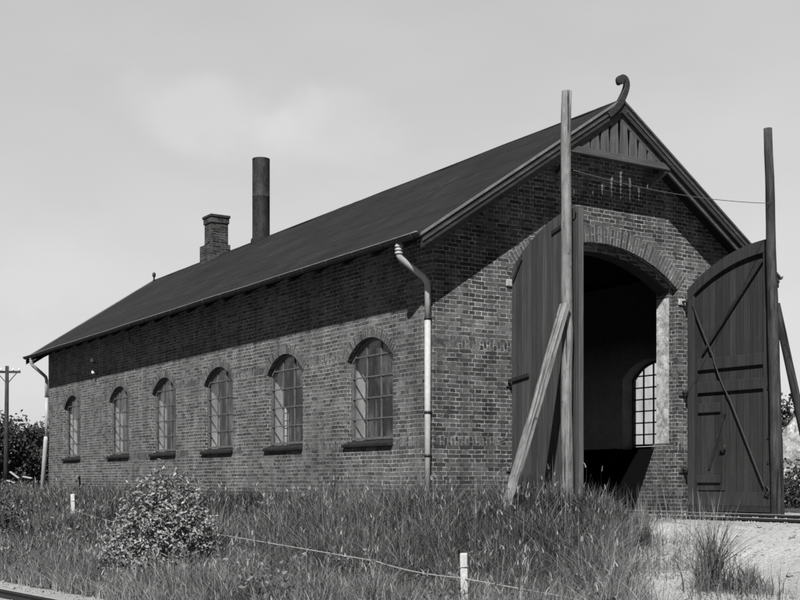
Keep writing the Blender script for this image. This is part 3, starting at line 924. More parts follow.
# windows: segmental iron casements, three panes wide
def make_window(c, half, sx):
    X = (lambda d: d) if sx == 0 else (lambda d: W - d)
    h = half - 0.012
    out, Rr, zc = arch_pts(0, h, SPR, RISE - .012, 18)
    zb = SILL + 0.06
    azf = lambda u: zc + math.sqrt(max(Rr * Rr - u * u, 0))
    d0, d1 = 0.083, 0.118
    root_mb = MB()
    def bx(u0, u1, z0, z1, da=d0, db=d1):
        xs = sorted((X(da), X(db)))
        root_mb.box(xs[0], xs[1], c + u0, c + u1, z0, z1)
    f = 0.04
    bx(-h, -h + f, zb, SPR); bx(h - f, h, zb, SPR); bx(-h + f, h - f, zb, zb + f, d0 + .002, d1 - .002)
    for i in range(18):
        (ua, za), (ub, zb_) = out[i], out[i + 1]
        p = []
        for dd in (d0, d1):
            p += [(X(dd), c + ua, za), (X(dd), c + ub, zb_), (X(dd), c + ub * (1 - f / h), zb_ - f), (X(dd), c + ua * (1 - f / h), za - f)]
        for q in ((0, 1, 2, 3), (7, 6, 5, 4), (3, 2, 6, 7), (0, 4, 5, 1)): root_mb.face([p[k] for k in q])
    wv = 2 * (h - f)
    nc, nr, bw = (3, 4, .010) if sx == 0 else (5, 6, .013)      # the far side has smaller panes
    for k in range(1, nc):
        u = -h + f + wv * k / nc
        bx(u - bw, u + bw, zb + f, azf(u) - f, d0 + .004, d1 - .006)
    for k in range(1, nr + 1):
        z = zb + (SPR + .06 - zb) * k / nr
        hh = h - f if z < SPR else h - f - .03
        bx(-hh, hh, z - bw, z + bw, d0 + .001, d1 - .009)
    w = root_mb.build('window', M['bar'], shed)
    mb = MB()
    xm = X(0.104)
    for i in range(18):
        (ua, za), (ub, zb2) = out[i], out[i + 1]
        mb.face([(xm, c + ua, zb + .01), (xm, c + ub, zb + .01), (xm, c + ub, zb2 - .01), (xm, c + ua, za - .01)])
    mb.build('pane', M['glass'], w)
    mb = MB()
    o = [(-0.06, SILL - 0.062), (-0.06, SILL - 0.012), (0.11, SILL + 0.055), (0.11, SILL - 0.062)]
    a = [(X(x), c - half - .01 + .03 * random.random(), z) for x, z in o]; b = [(X(x), c + half + .08 + .03 * random.random(), z) for x, z in o]
    # inside the wall thickness the slab is only as wide as the opening
    mb.face(a); mb.face(b[::-1])
    for i in range(4): mb.face([a[i], b[i], b[(i + 1) % 4], a[(i + 1) % 4]])
    mb.build('sill', M['sill'], w, bevel=0.01, fix=True)
    return w
for c, h in WIN:
    make_window(c, h, 0); make_window(c + 0.1, h, 1)

# chimney and stove pipe on the ridge
mb = MB(); cy = 15.53; q = 0.245
mb.box(HW - .30, HW + .30, cy - .27, cy + .45, 6.2, RIDGE + 0.30)
mb.box(HW - q, HW + q, cy - q, cy + q, RIDGE + 0.30, 7.55)
mb.box(HW - q - .025, HW + q + .025, cy - q - .025, cy + q + .025, 7.55, 7.70)
ch = mb.build('chimney', M['brick_chimney'], shed, bevel=0.008)
mb = MB()
mb.box(HW - q - .05, HW + q + .05, cy - q - .05, cy + q + .05, 7.70, 7.775)
mb.build('chimney_cap', m_plain('sooty_brick_cap', 0.035, 0.9, 0.1, 0.4, 12, 0.01), ch, bevel=0.012)
mb = MB(); sy = 12.74
sr = 0.222
mb.tube([(HW, sy, z) for z in (6.2, 7.0, 7.74, 7.746, 7.754, 7.76, 8.2, 8.68)], [sr, sr, sr, sr + .004, sr + .004, sr, sr, sr], 28, caps=False)
mb.tube([(HW, sy, z) for z in (8.68, 8.70, 8.72)], [sr, sr + .005, sr], 28, caps=False)
mb.tube([(HW, sy, 8.715), (HW, sy, 8.2)], [sr - .02, sr - .02], 28, caps=False)
st = mb.build('stove_pipe', M['stack'], shed)
mb = MB(); mb.tube([(HW, sy, RIDGE - .3), (HW, sy, RIDGE - .02), (HW, sy, RIDGE + .03)], [sr + .05, sr + .04, sr + .005], 28, caps=False)
mb.build('pipe_collar', M['roof'], st)

# insulators under the eaves, old tap by the wall
for (y, z) in ((15.6, 3.62), (15.52, 3.30)):
    mb = MB()
    mb.tube([(0.02, y, z - .02), (-0.10, y, z - .02), (-0.10, y, z + .02)], 0.010, 6)
    b = mb.build('wire_hook', M['iron_dark'], shed)
    mb = MB(); mb.tube([(-0.10, y, z - .01), (-0.10, y, z + .03), (-0.10, y, z + .07), (-0.10, y, z + .10)], [0.045, 0.05, 0.035, 0.025], 10)
    mb.build('insulator', M['porcelain'], b)
mb = MB()
mb.tube([(-0.14, 16.55, -.1), (-0.14, 16.55, 0.60)], 0.04, 8)
mb.tube([(-0.14, 16.55, 0.58), (-0.18, 16.47, 0.66), (-0.26, 16.38, 0.62), (-0.28, 16.36, 0.5)], [0.036, 0.04, 0.036, 0.03], 8)
mb.build('standpipe', m_plain('standpipe_paint', 0.12, 0.6, 0.3, 0.5, 16.0), shed)

# ------------------------------------------------------------------ door leaves
LW, LT, ZB = 1.75, 0.07, 0.10
Rd = (DH * DH + DRISE * DRISE) / (2 * DRISE); zcd = DSPR + DRISE - Rd
def ltop(x): return zcd + math.sqrt(max(Rd * Rd - (DH - 0.02 - x) ** 2, 0)) - 0.03
def arch_strip(mb, x0, x1, d0, d1, ya, yb, n=14):
    o = [(x0 + (x1 - x0) * k / n, ltop(x0 + (x1 - x0) * k / n) - d0) for k in range(n + 1)]
    o += [(x, ltop(x) - d1) for x in [x1 - (x1 - x0) * k / n for k in range(n + 1)]]
    for k in range(n):
        a, b = o[k], o[k + 1]; c, d = o[2 * n + 1 - k - 1], o[2 * n + 1 - k]
        mb.face([(a[0], ya, a[1]), (d[0], ya, d[1]), (c[0], ya, c[1]), (b[0], ya, b[1])])
        mb.face([(a[0], yb, a[1]), (b[0], yb, b[1]), (c[0], yb, c[1]), (d[0], yb, d[1])])
        mb.face([(a[0], ya, a[1]), (b[0], ya, b[1]), (b[0], yb, b[1]), (a[0], yb, a[1])])
        mb.face([(d[0], ya, d[1]), (d[0], yb, d[1]), (c[0], yb, c[1]), (c[0], ya, c[1])])
def leaf_boards(mat, name='door'):
    mb = MB()
    n = 20
    o = [(0.0, ZB), (LW, ZB)] + [(LW * (n - k) / n, ltop(LW * (n - k) / n)) for k in range(n + 1)]
    mb.prism(o, 0.0, 0.045)
    return mb.build(name, mat, shed, fix=True)
def box_part(name, mat, parent, boxes, bevel=0.006):
    mb = MB()
    for b in boxes: mb.box(*b)
    return mb.build(name, mat, parent, bevel=bevel)

# left leaf: plain boards outside, light edge
dl = leaf_boards(M['door_out'])
tag(dl, 'plain boarded left door leaf seen from outside')
dl.location = (1.403, -0.12, 0); dl.rotation_euler = (0, 0, R(-97))
box_part('edge_post', M['door_edge'], dl, [(LW - .06, LW + .012, 0.046, 0.135, ZB, ltop(LW) - .0)])
box_part('edge_board', M['door_out'], dl, [(LW + .001, LW + .02, -0.004, 0.044, ZB, ltop(LW) + .01)])
for z in (0.2, 1.55, 2.45): box_part('ledge', M['door_frame'], dl, [(0.08, LW - .07, 0.046, 0.11, z, z + .18)])
mb = MB(); arch_strip(mb, 0.0, LW - .07, 0.0, 0.2, 0.047, 0.11); mb.build('arched_rail', M['door_frame'], dl, fix=True)
mb = MB()
mb.bar((-.16, -0.02, 2.07), (0.52, -0.02, 2.13), 0.02, 0.055); mb.tube([(-.17, -0.03, 2.0), (-.17, -0.03, 2.14)], 0.035, 8)
mb.build('strap_hinge', M['iron_dark'], dl)
mb = MB(); mb.bar((0.05, -0.012, 3.62), (0.30, -0.012, 3.92), 0.02, 0.05)
mb.build('iron_cleat', M['iron_dark'], dl)
mb = MB(); mb.bar((1.15, -0.012, 4.16), (1.5, -0.012, 4.23), 0.02, 0.05)
mb.build('iron_cleat', M['iron_dark'], dl)

# right leaf: framed inside with wicket, braces and iron rod
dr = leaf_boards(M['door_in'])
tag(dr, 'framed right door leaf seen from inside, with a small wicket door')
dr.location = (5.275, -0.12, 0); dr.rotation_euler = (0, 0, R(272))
box_part('stile', M['door_frame'], dr, [(0.0, 0.14, -0.055, -0.002, ZB, ltop(0.0) - .1)])
box_part('stile', M['door_frame'], dr, [(LW - .15, LW + .002, -0.055, -0.002, ZB, ltop(LW - .15) - .19)])
mb = MB(); arch_strip(mb, 0.0, LW + .002, -0.002, 0.20, -0.06, -0.003); mb.build('arched_rail', M['door_frame'], dr, fix=True)
box_part('cross_rail', M['door_frame'], dr, [(0.22, LW - .155, -0.045, -0.001, 2.41, 2.60)])
box_part('cross_rail', M['door_frame'], dr, [(0.22, LW - .155, -0.045, -0.001, 2.02, 2.20)])
box_part('cross_rail', M['door_frame'], dr, [(0.14, LW - .15, -0.02, -0.001, ZB, 0.34)])
mb = MB(); mb.bar((1.56, -0.028, 4.08), (0.33, -0.028, 2.70), 0.05, 0.05, up=(0, 1, 0)); mb.build('diagonal_brace', M['iron_dark'], dr)
mb = MB()
rp = [Vector((0.14, -0.075, 3.55)), Vector((0.30, -0.065, 3.18)), Vector((0.46, -0.06, 2.84)), Vector((0.58, -0.06, 2.62)), Vector((0.60, -0.065, 2.52)), Vector((0.80, -0.06, 2.08)), Vector((0.92, -0.06, 1.9)), Vector((1.62, -0.065, 0.45)), Vector((1.72, -0.07, 0.25))]
mb.tube(rp, 0.012, 8)
mb.tube([(1.66, -.07, .45), (1.74, -.07, .38), (1.70, -.07, .28), (1.64, -.07, .30)], 0.02, 6)
mb.build('tie_rod', M['iron_dark'], dr)
wk = box_part('wicket_door', M['door_in'], dr, [(0.20, 0.78, -0.028, -0.001, 0.36, 1.96)])
box_part('wicket_ledge', M['door_frame'], wk, [(0.24, 0.72, -0.065, -0.029, 1.68, 1.84)])
box_part('wicket_ledge', M['door_frame'], wk, [(0.22, 0.72, -0.065, -0.029, 0.49, 0.62)])
mb = MB(); mb.bar((0.80, -0.035, 1.66), (0.47, -0.035, 0.72), 0.045, 0.03, up=(0, 1, 0)); mb.build('wicket_brace', M['iron_dark'], wk)
mb = MB()
mb.tube([(0.72, -.03, 1.03), (0.73, -.07, 1.03), (0.82, -.08, 1.04), (0.84, -.07, 1.12)], 0.014, 8); mb.box(0.69, 0.76, -0.04, -0.028, 0.99, 1.2)
mb.build('handle', M['iron_dark'], wk)
for z in (2.0, 1.2, 0.8): box_part('bolt_plate', M['iron_dark'], dr, [(LW - .06, LW - .02, -0.075, -0.056, z, z + .06)], 0.004)
box_part('gap_shade_strip', M['iron_dark'], dr, [(-0.0, LW + .004, -0.05, 0.044, ZB - .09, ZB - .002)])  # dark strip added for the shade in the gap below the leaf

# ------------------------------------------------------------------ posts and braces by the doors
def post(name, base, top, r0, r1, mat, seed, bend=0.03):
    o = empty(name, base)
    b = Vector(base); t = Vector(top) - b
    path = [t * (k / 16) - Vector((0, 0, 0.5 if k == 0 else 0)) + Vector((bend * mnoise.noise((k * .35, seed, 0)), bend * mnoise.noise((k * .4, 0, seed)), 0)) for k in range(17)]
    mb = MB(); mb.tube(path, [r0 + (r1 - r0) * k / 16 for k in range(17)], 18, wob=0.12)
    mb.build('shaft', mat, o)
    return o
pl = post('timber_post', (1.0, -1.9, 0), (0.985, -1.9, 6.02), 0.082, 0.072, M['post'], 1.0)
tag(pl, 'pale weathered round timber post in front of the left door leaf', 'post')
mb = MB(); mb.tube([(-.0, -.09, 4.52), (.0, -.15, 4.53), (.0, -.15, 4.6)], 0.012, 6); mb.build('wire_hook', M['iron_dark'], pl)
pr = post('timber_post', (5.25, -2.05, 0), (5.07, -2.0, 6.12), 0.105, 0.066, M['post_dark'], 5.0, 0.01)
tag(pr, 'dark creosoted round timber post at the free edge of the right door leaf', 'post')

mb = MB()
a, b = Vector((0.90, -1.98, 3.0)), Vector((-0.25, -1.98, -0.15))
mb.bar((0, 0, 0), (0, 0, (a - b).length), 0.15, 0.09, up=(0, 1, 0))
br = mb.build('timber_brace', M['brace'], bevel=0.012)
br.location = b; br.rotation_mode = 'QUATERNION'; br.rotation_quaternion = (a - b).to_track_quat('Z', 'Y')
tag(br, 'pale split timber brace leaning from the ground against the left post', 'brace')
mb = MB(); a, b = Vector((5.26, -2.0, 3.35)), Vector((6.42, -2.0, -0.2))
mb.tube([(0, 0, (a - b).length * k / 8) for k in range(9)], [0.075, .074, .073, .072, .07, .068, .066, .064, .062], 12, wob=0.08)
br2 = mb.build('timber_brace', M['post_dark'])
br2.location = b; br2.rotation_mode = 'QUATERNION'; br2.rotation_quaternion = (a - b).to_track_quat('Z', 'Y')
tag(br2, 'dark round timber brace propping the right post from behind the door', 'brace')

# thin wire across the doorway between the two posts
mb = MB()
A_, B_ = Vector((1.0, -2.04, 4.88)), Vector((5.1, -2.07, 4.92))
mb.tube([A_.lerp(B_, k / 20) - Vector((0, 0, 0.10 * 4 * (k / 20) * (1 - k / 20))) for k in range(21)], 0.0055, 5)
tag(mb.build('overhead_wire', M['thin_wire']), 'thin sagging wire strung between the two tall posts', 'wire')

# ------------------------------------------------------------------ tracks
def rail_mesh(parent, P, Q, name='rail'):
    prof = [(-.065, 0), (.065, 0), (.065, .012), (.012, .03), (.010, .10), (.034, .112), (.034, .138), (.028, .142), (-.028, .142), (-.034, .138), (-.034, .112), (-.010, .10), (-.012, .03), (-.065, .012)]
    d = (Q - P); d.z = 0; d.normalize(); s = Vector((d.y, -d.x, 0))
    mb = MB(); n = len(prof); seg = 30
    pts = [P.lerp(Q, k / seg) for k in range(seg + 1)]
    for p in pts: mb.v += [tuple(p + s * x + Vector((0, 0, z))) for x, z in prof]
    for i in range(seg):
        for k in range(n):
            k2 = (k + 1) % n
            mb.f.append((i * n + k, (i + 1) * n + k, (i + 1) * n + k2, i * n + k2)); mb.mi.append(1 if k in (6, 7, 8) else 0); mb.sm.append(False)
    mb.f.append(tuple(range(n))); mb.mi.append(0); mb.sm.append(False)
    return mb.build(name, [M['rail'], M['railhead']], parent)
t1 = empty('railway_track', (DC, -8, 0))
tag(t1, 'worn rails running across the gravel into the open doorway', 'railway track')
for x in (-0.75, 0.75):
    rail_mesh(t1, Vector((x, -14, -0.115)), Vector((x, 12, -0.115)))
for k in range(14):
    mb = MB(); mb.box(-1.2, 1.2, -6.0 + k * 1.0, -5.78 + k * 1.0, -0.20, -0.045 + 0.01 * random.random())
    mb.build('sleeper', M['sleeper'], t1, bevel=0.015)
t2 = empty('railway_track', (rail_x(0) - 0.72, 0, -0.85))
tag(t2, 'track on the low ground in front of the grassy bank', 'railway track')
for off in (0, -1.5):
    rail_mesh(t2, Vector((rail_x(-30) + off - (rail_x(0) - 0.72), -30, 0.0)), Vector((rail_x(50) + off - (rail_x(0) - 0.72), 50, 0.35)) if False else Vector((rail_x(14) + off - (rail_x(0) - 0.72), 14, 0.0)))
for k in range(44):
    mb = MB()
    y = -26 + k * 0.65; x = rail_x(y) - rail_x(0)
    mb.box(x - 1.25, x + 1.2, y - .12, y + .12, -0.16, -0.02)
    o = mb.build('sleeper', M['sleeper'], t2, bevel=0.015)

# ------------------------------------------------------------------ fence
FP = [(-3.1, -5.15, -0.20, 0.075), (-2.70, 8.8, 0.26, 0.085)]
lab = ['short pale square fence post in the tall grass at the bottom of the bank', 'small pale fence post in the grass left of the leafy bush']
for (x, y, zt, w), lb in zip(FP, lab):
    zg = float(gz(x, y))
    o = empty('fence_post', (x, y, zg))
    mb = MB(); mb.box(-w / 2, w / 2, -w / 2, w / 2, -0.3, zt - zg); p = mb.build('stake', M['fence'], o, bevel=0.012)
    o.rotation_euler = (R(1.5), R(-1.2), R(-38))
    mb = MB(); mb.tube([(-w / 2 - .01, -w / 2, zt - zg - .14), (w / 2 + .01, -w / 2 - .01, zt - zg - .13)], 0.005, 5); mb.build('staple', M['wire'], o)
    tag(o, lb, 'fence post', 'whitened posts of the wire fence on the bank')
mb = MB()
def sagw(A, B, s, n=14): return [Vector(A).lerp(Vector(B), k / n) - Vector((0, 0, s * 4 * (k / n) * (1 - k / n))) for k in range(n + 1)]
wp = [(-2.72, 8.75, -0.06), (-3.05, 1.28, -0.236), (-3.05, -3.33, -0.384), (-3.13, -5.1, -0.45), (-3.05, -6.55, -0.52), (-2.95, -10, -0.66)]
pw = [Vector(wp[0])]
for (a_, b_), sg_ in zip(zip(wp[:-1], wp[1:]), (0.10, 0.0, 0.03, 0.0, 0.02)): pw += sagw(a_, b_, sg_)[1:]
mb.tube(pw, 0.0065, 5)
tag(mb.build('fence_wire', M['wire']), 'pale slack fence wire stretched through the grass along the bank', 'fence wire')

# ------------------------------------------------------------------ vegetation
def frustum_ok(X, Y, marg=1.2):
    dx, dy = X - CAM.x, Y - CAM.y
    lat = 0.843 * dx - 0.538 * dy; dep = 0.538 * dx + 0.843 * dy
    return (dep > 9.5) & (np.abs(lat) < dep * (400 / 1199) + marg), dep

def blades(x, y, z, h, w, lean, tone, rg):
    """bent three-segment grass blades, 7 verts each"""
    n = len(x); th = rg.uniform(0, 2 * np.pi, n); fx = np.cos(th); fy = np.sin(th)
    ld = rg.uniform(0, 2 * np.pi, n); lx, ly = np.cos(ld), np.sin(ld)
    V = np.empty((n, 7, 3)); T = np.empty((n, 7))
    for i, (k, wk) in enumerate(((0.0, 1.0), (0.42, 0.85), (0.76, 0.55))):
        ox = lx * lean * h * k ** 2; oy = ly * lean * h * k ** 2; zz = z + h * k * (1 - 0.25 * lean * k)
        for j, sg in ((0, -1), (1, 1)):
            V[:, i * 2 + j, 0] = x + ox + sg * fx * w * wk / 2
            V[:, i * 2 + j, 1] = y + oy + sg * fy * w * wk / 2
            V[:, i * 2 + j, 2] = zz
        T[:, i * 2] = T[:, i * 2 + 1] = tone
    V[:, 6, 0] = x + lx * lean * h; V[:, 6, 1] = y + ly * lean * h; V[:, 6, 2] = z + h * (1 - 0.25 * lean); T[:, 6] = tone
    b = (np.arange(n) * 7)[:, None]
    lp = np.concatenate([b + np.array([[0, 1, 3, 2]]), b + np.array([[2, 3, 5, 4]]), b + np.array([[4, 5, 6]])], axis=1).ravel()
    tt = np.tile([4, 4, 3], n)
    return V.reshape(-1, 3), lp, tt, T.ravel()

def join(parts):
    V, Lp, Tt, To = [], [], [], []; off = 0
    for v, l, t, o in parts:
        V.append(v); Lp.append(l + off); Tt.append(t); To.append(o); off += len(v)
    return np.concatenate(V), np.concatenate(Lp), np.concatenate(Tt), np.concatenate(To)

def fbm(X, Y, s, seed):
    r = np.random.default_rng(seed); v = np.zeros_like(X)
    for o in range(5):
        for k in range(3):
            a = r.uniform(0, 2 * np.pi); f = s * 2 ** o * r.uniform(0.7, 1.4); p = r.uniform(0, 6.28)
            v += np.sin((X * np.cos(a) + Y * np.sin(a)) * f + p) / 1.6 ** o
    return v / 3.0

def grass_density(X, Y):
    g = gravel(X, Y) + 0.18 * fbm(X, Y, 1.6, 3)
    d = np.clip((0.62 - g) / 0.35, 0, 1)
    inside = (X > -0.02) & (X < W + 0.02) & (Y > -0.02) & (Y < L)
    d[inside] = 0
    d = np.where((X > 2.0) & (X < 5.0) & (Y > -1.5) & (Y < 0.3), d * 0.2, d)
    return d

def scatter(n, x0, x1, y0, y1, rg):
    X = rg.uniform(x0, x1, n); Y = rg.uniform(y0, y1, n)
    ok, dep = frustum_ok(X, Y); X, Y, dep = X[ok], Y[ok], dep[ok]
    return X, Y, dep

def height_at(X, Y):
    gv = gravel(X, Y)
    h = 0.40 + 0.10 * fbm(X, Y, 2.6, 11) + 0.06 * fbm(X, Y, 0.55, 12)
    h = h * np.clip(1.15 - 0.9 * gv, 0.3, 1)
    # trodden round the post, thin under the bush
    for (qx, qy, qr, qk) in ((-3.35, -5.6, 0.75, 0.32), (-4.75, -0.75, 0.95, 0.42)):
        d_ = np.hypot(X - qx, Y - qy) / qr
        h = h * np.where(d_ < 1, qk + (1 - qk) * d_ ** 2, 1)
    return h * np.where(Y < 0.0, (1.0 + 0.38 * np.clip((X + 3.0) / 2.0, 0, 1)) * (1 - 0.55 * np.clip((X - 0.4) / 1.3, 0, 1)), 0.93)
def tone_at(X, Y):
    # drier and paler low on the bank and towards the gravel
    s_ = X - 0.42 * np.clip(-Y, 0, 6)
    low = np.clip((-2.0 - s_) / 3.0, 0, 1)
    return 0.06 + 0.04 * (Y < 0) + 0.10 * fbm(X, Y, 2.6, 11) + 0.10 * fbm(X, Y, 0.55, 12) + 0.20 * low + 0.3 * np.clip(gravel(X, Y) * 1.6, 0, 1)

# loose blades between the clumps
X, Y, dep = scatter(520000, -11, 4, -9, 26, rng)
keep = rng.uniform(0, 1, len(X)) < grass_density(X, Y) * np.clip(17.0 / dep, 0.3, 1.1)
X, Y, dep = X[keep], Y[keep], dep[keep]
Z = gz(X, Y) - 0.02
h = np.clip(height_at(X, Y) * rng.uniform(0.4, 1.0, len(X)), 0.05, 0.8)
tone = np.clip(tone_at(X, Y) + rng.normal(0, 0.10, len(X)), 0, 1)
wd = rng.uniform(0.005, 0.010, len(X)) * np.clip(dep / 16, 0.9, 1.9)
P1 = blades(X, Y, Z, h, wd, rng.uniform(0.1, 0.8, len(X)), tone, rng)
# thin dry growth straggling out over the sand
sx_, sy_, sd_ = scatter(95000, -5, 3.2, -9, -0.6, rng)
g_ = gravel(sx_, sy_); e_ = sx_ - np.interp(sy_, EDGE_Y, EDGE_X)
pk_ = np.where((g_ > 0.4) & (e_ > -0.3) & (e_ < 1.75), np.clip(1.1 - e_ / 1.75, 0, 1) * np.clip(0.45 + 0.9 * fbm(sx_, sy_, 2.4, 33), 0.02, 1), 0)
pk_ = np.where((sx_ > 2.2) & (sx_ < 4.6) & (sy_ > -2.2), 0.03, pk_)
k_ = rng.uniform(0, 1, len(sx_)) < pk_ * 0.6; sx_, sy_ = sx_[k_], sy_[k_]; n = len(sx_)
tall = rng.uniform(0, 1, n) < 0.12
hh_ = np.where(tall, rng.uniform(0.28, 0.62, n), rng.uniform(0.05, 0.18, n))
P6 = blades(sx_, sy_, gz(sx_, sy_) - 0.01, hh_, np.where(tall, 0.006, rng.uniform(0.005, 0.011, n)), np.where(tall, rng.uniform(0.05, 0.4, n), rng.uniform(0.4, 1.6, n)), np.clip(np.where(tall, 0.25, 0.5) + rng.normal(0, 0.2, n), 0, 1), rng)
# dead pale litter and bent stems
sel = rng.uniform(0, 1, len(X)) < 0.05
P3 = blades(X[sel], Y[sel], Z[sel] + 0.05, h[sel] * 0.8, wd[sel], rng.uniform(0.8, 1.7, sel.sum()), np.clip(rng.normal(0.6, 0.18, sel.sum()), 0, 1), rng)
# clumps: each leans its own way and has its own height and shade
cx, cy, cd = scatter(66000, -11, 4, -9, 26, rng)
keep = rng.uniform(0, 1, len(cx)) < grass_density(cx, cy) * np.clip(15.0 / cd, 0.25, 1.0) * np.clip(0.75 + 0.5 * fbm(cx, cy, 3.0, 19), 0.15, 1)
cx, cy, cd = cx[keep], cy[keep], cd[keep]
nb = 26; n = len(cx)
rad = rng.uniform(0.03, 0.10, n)[:, None] * np.clip(cd / 15, 1, 1.6)[:, None]
an = rng.uniform(0, 2 * np.pi, (n, nb)); rr = rad * np.sqrt(rng.uniform(0, 1, (n, nb)))
X = (cx[:, None] + rr * np.cos(an)).ravel(); Y = (cy[:, None] + rr * np.sin(an)).ravel()
hc = height_at(cx, cy) * np.clip(rng.normal(1.08, 0.25, n), 0.5, 1.7)
tc_ = tone_at(cx, cy) + rng.normal(0, 0.15, n) + 0.25 * (rng.uniform(0, 1, n) < 0.10)
flat = fbm(cx, cy, 1.5, 41) > 0.62
hc = np.where(flat, hc * 0.6, hc); tc_ = np.where(flat, tc_ + 0.10, tc_)
h = np.clip(np.repeat(hc, nb) * rng.uniform(0.45, 1.15, n * nb), 0.05, 0.95)
tone = np.clip(np.repeat(tc_, nb) + rng.normal(0, 0.15, n * nb), 0, 1)
dd = np.repeat(cd, nb)
wd = rng.uniform(0.005, 0.011, n * nb) * np.clip(dd / 16, 0.9, 1.9)
P2 = blades(X, Y, gz(X, Y) - 0.02, h, wd, rng.uniform(0.1, 0.95, n * nb) + 0.55 * np.repeat(flat, nb), tone, rng)
# flowering heads on thin stalks: a stalk and a broad short blade at its tip
sel = rng.uniform(0, 1, n * nb) < 0.028
xs, ys, hs = X[sel], Y[sel], h[sel] * rng.uniform(1.05, 1.35, sel.sum())
zs = gz(xs, ys) - 0.02
P4 = blades(xs, ys, zs, hs, np.full(len(xs), 0.005), np.full(len(xs), 0.05), np.clip(rng.normal(0.6, 0.15, len(xs)), 0, 1), rng)
P5 = blades(xs, ys, zs + hs * 0.85, rng.uniform(0.05, 0.10, len(xs)), rng.uniform(0.008, 0.017, len(xs)) * np.clip(dd[sel] / 16, 0.9, 1.6), rng.uniform(0.1, 0.9, len(xs)), np.clip(rng.normal(0.62, 0.2, len(xs)), 0, 1), rng)
V_, L_, T_, O_ = join([P1, P2, P3, P4, P5, P6])
go = np_mesh('grass', V_, L_, T_, M['grass'], O_)
tag(go, 'tall wild grass covering the bank in front of the shed', 'grass', kind='stuff')
print('blades', len(O_) // 7)

# tall tufts at the edge of the path, each a thing of its own
def tuft(x, y, rad, n, hh, label, seed, pale=0.35):
    rg = np.random.default_rng(seed)
    r = rad * np.clip(np.abs(rg.normal(0, 0.62, n)), 0, 1.25); a = rg.uniform(0, 6.28, n)
    X = r * np.cos(a); Y = r * np.sin(a)
    zz = gz(X + x, Y + y) - float(gz(x, y)) - 0.02
    h = hh * rg.uniform(0.2, 1.0, n) * np.clip(1 - 0.42 * (r / rad), 0.2, 1)
    p1 = blades(X, Y, zz, h, rg.uniform(0.006, 0.012, n), rg.uniform(0.05, 0.55, n) + 0.5 * (rg.uniform(0, 1, n) < 0.25), np.clip(rg.normal(pale, 0.18, n), 0, 1), rg)
    k = n // 10
    p2 = blades(X[:k], Y[:k], zz[:k], hh * rg.uniform(0.9, 1.2, k), np.full(k, 0.005), rg.uniform(0.03, 0.22, k), np.clip(rg.normal(0.6, 0.15, k), 0, 1), rg)
    v, l, t, o = join([p1, p2])
    ob = np_mesh('grass_tuft', v, l, t, M['grass'], o); ob.location = (x, y, float(gz(x, y)))
    tag(ob, label, 'grass tuft', 'grass tufts at the edge of the gravel path')
tuft(-1.05, -6.5, 0.22, 430, 0.95, 'tallest dark grass tuft standing alone on the edge of the pale gravel', 21, 0.22)
tuft(-0.76, -6.72, 0.30, 420, 0.42, 'low spreading grass tuft right beside the tallest tuft on the gravel edge', 22, 0.3)
tuft(0.35, -4.1, 0.22, 200, 0.62, 'thin upright grass tuft on the gravel between the bank and the track', 23, 0.22)

# ---- leaves on twigs
def leaf_cards(C, N, size, tone, rg, fold=0.25):
    """six-sided leaves centred on C with random facing biased to N"""
    n = len(C)
    d = N + rg.normal(0, 0.7, (n, 3)); d /= np.linalg.norm(d, axis=1)[:, None]
    t = rg.normal(0, 1, (n, 3)); t -= d * (t * d).sum(1)[:, None]; t /= np.linalg.norm(t, axis=1)[:, None]
    b = np.cross(d, t)
    s = size[:, None]
    prof = [(-0.5, 0), (-0.15, 0.27), (0.25, 0.22), (0.55, 0), (0.25, -0.22), (-0.15, -0.27)]
    V = np.empty((n, 6, 3))
    for i, (p, q_) in enumerate(prof):
        V[:, i] = C + t * s * p + b * s * q_ + d * s * (abs(q_) * fold * 2)
    base = (np.arange(n) * 6)[:, None]
    lp = np.concatenate([base + np.array([[0, 1, 2, 3]]), base + np.array([[0, 3, 4, 5]])], axis=1).ravel()
    return V.reshape(-1, 3), lp, np.full(2 * n, 4), np.repeat(tone, 6)

def crown_points(n, lobes, rg, hollow=0.55):
    """points in a union of lobes, thicker near the skin; returns point and outward direction"""
    lob = np.array(lobes, float); vol = lob[:, 3] * lob[:, 4] * lob[:, 5]
    k = rg.choice(len(lob), n, p=vol / vol.sum())
    d = rg.normal(0, 1, (n, 3)); d /= np.linalg.norm(d, axis=1)[:, None]
    r = rg.uniform(hollow ** 3, 1, n) ** (1 / 3)
    # ragged skin
    w = 1 + 0.22 * np.sin(d[:, 0] * 7 + k * 2.1) * np.sin(d[:, 2] * 9 + k) + 0.12 * np.sin(d[:, 0] * 17 + k) * np.sin(d[:, 1] * 15 + 2 * k) + rg.normal(0, 0.10, n)
    C = lob[k, :3] + d * lob[k, 3:6] * (r * w)[:, None]
    return C, d

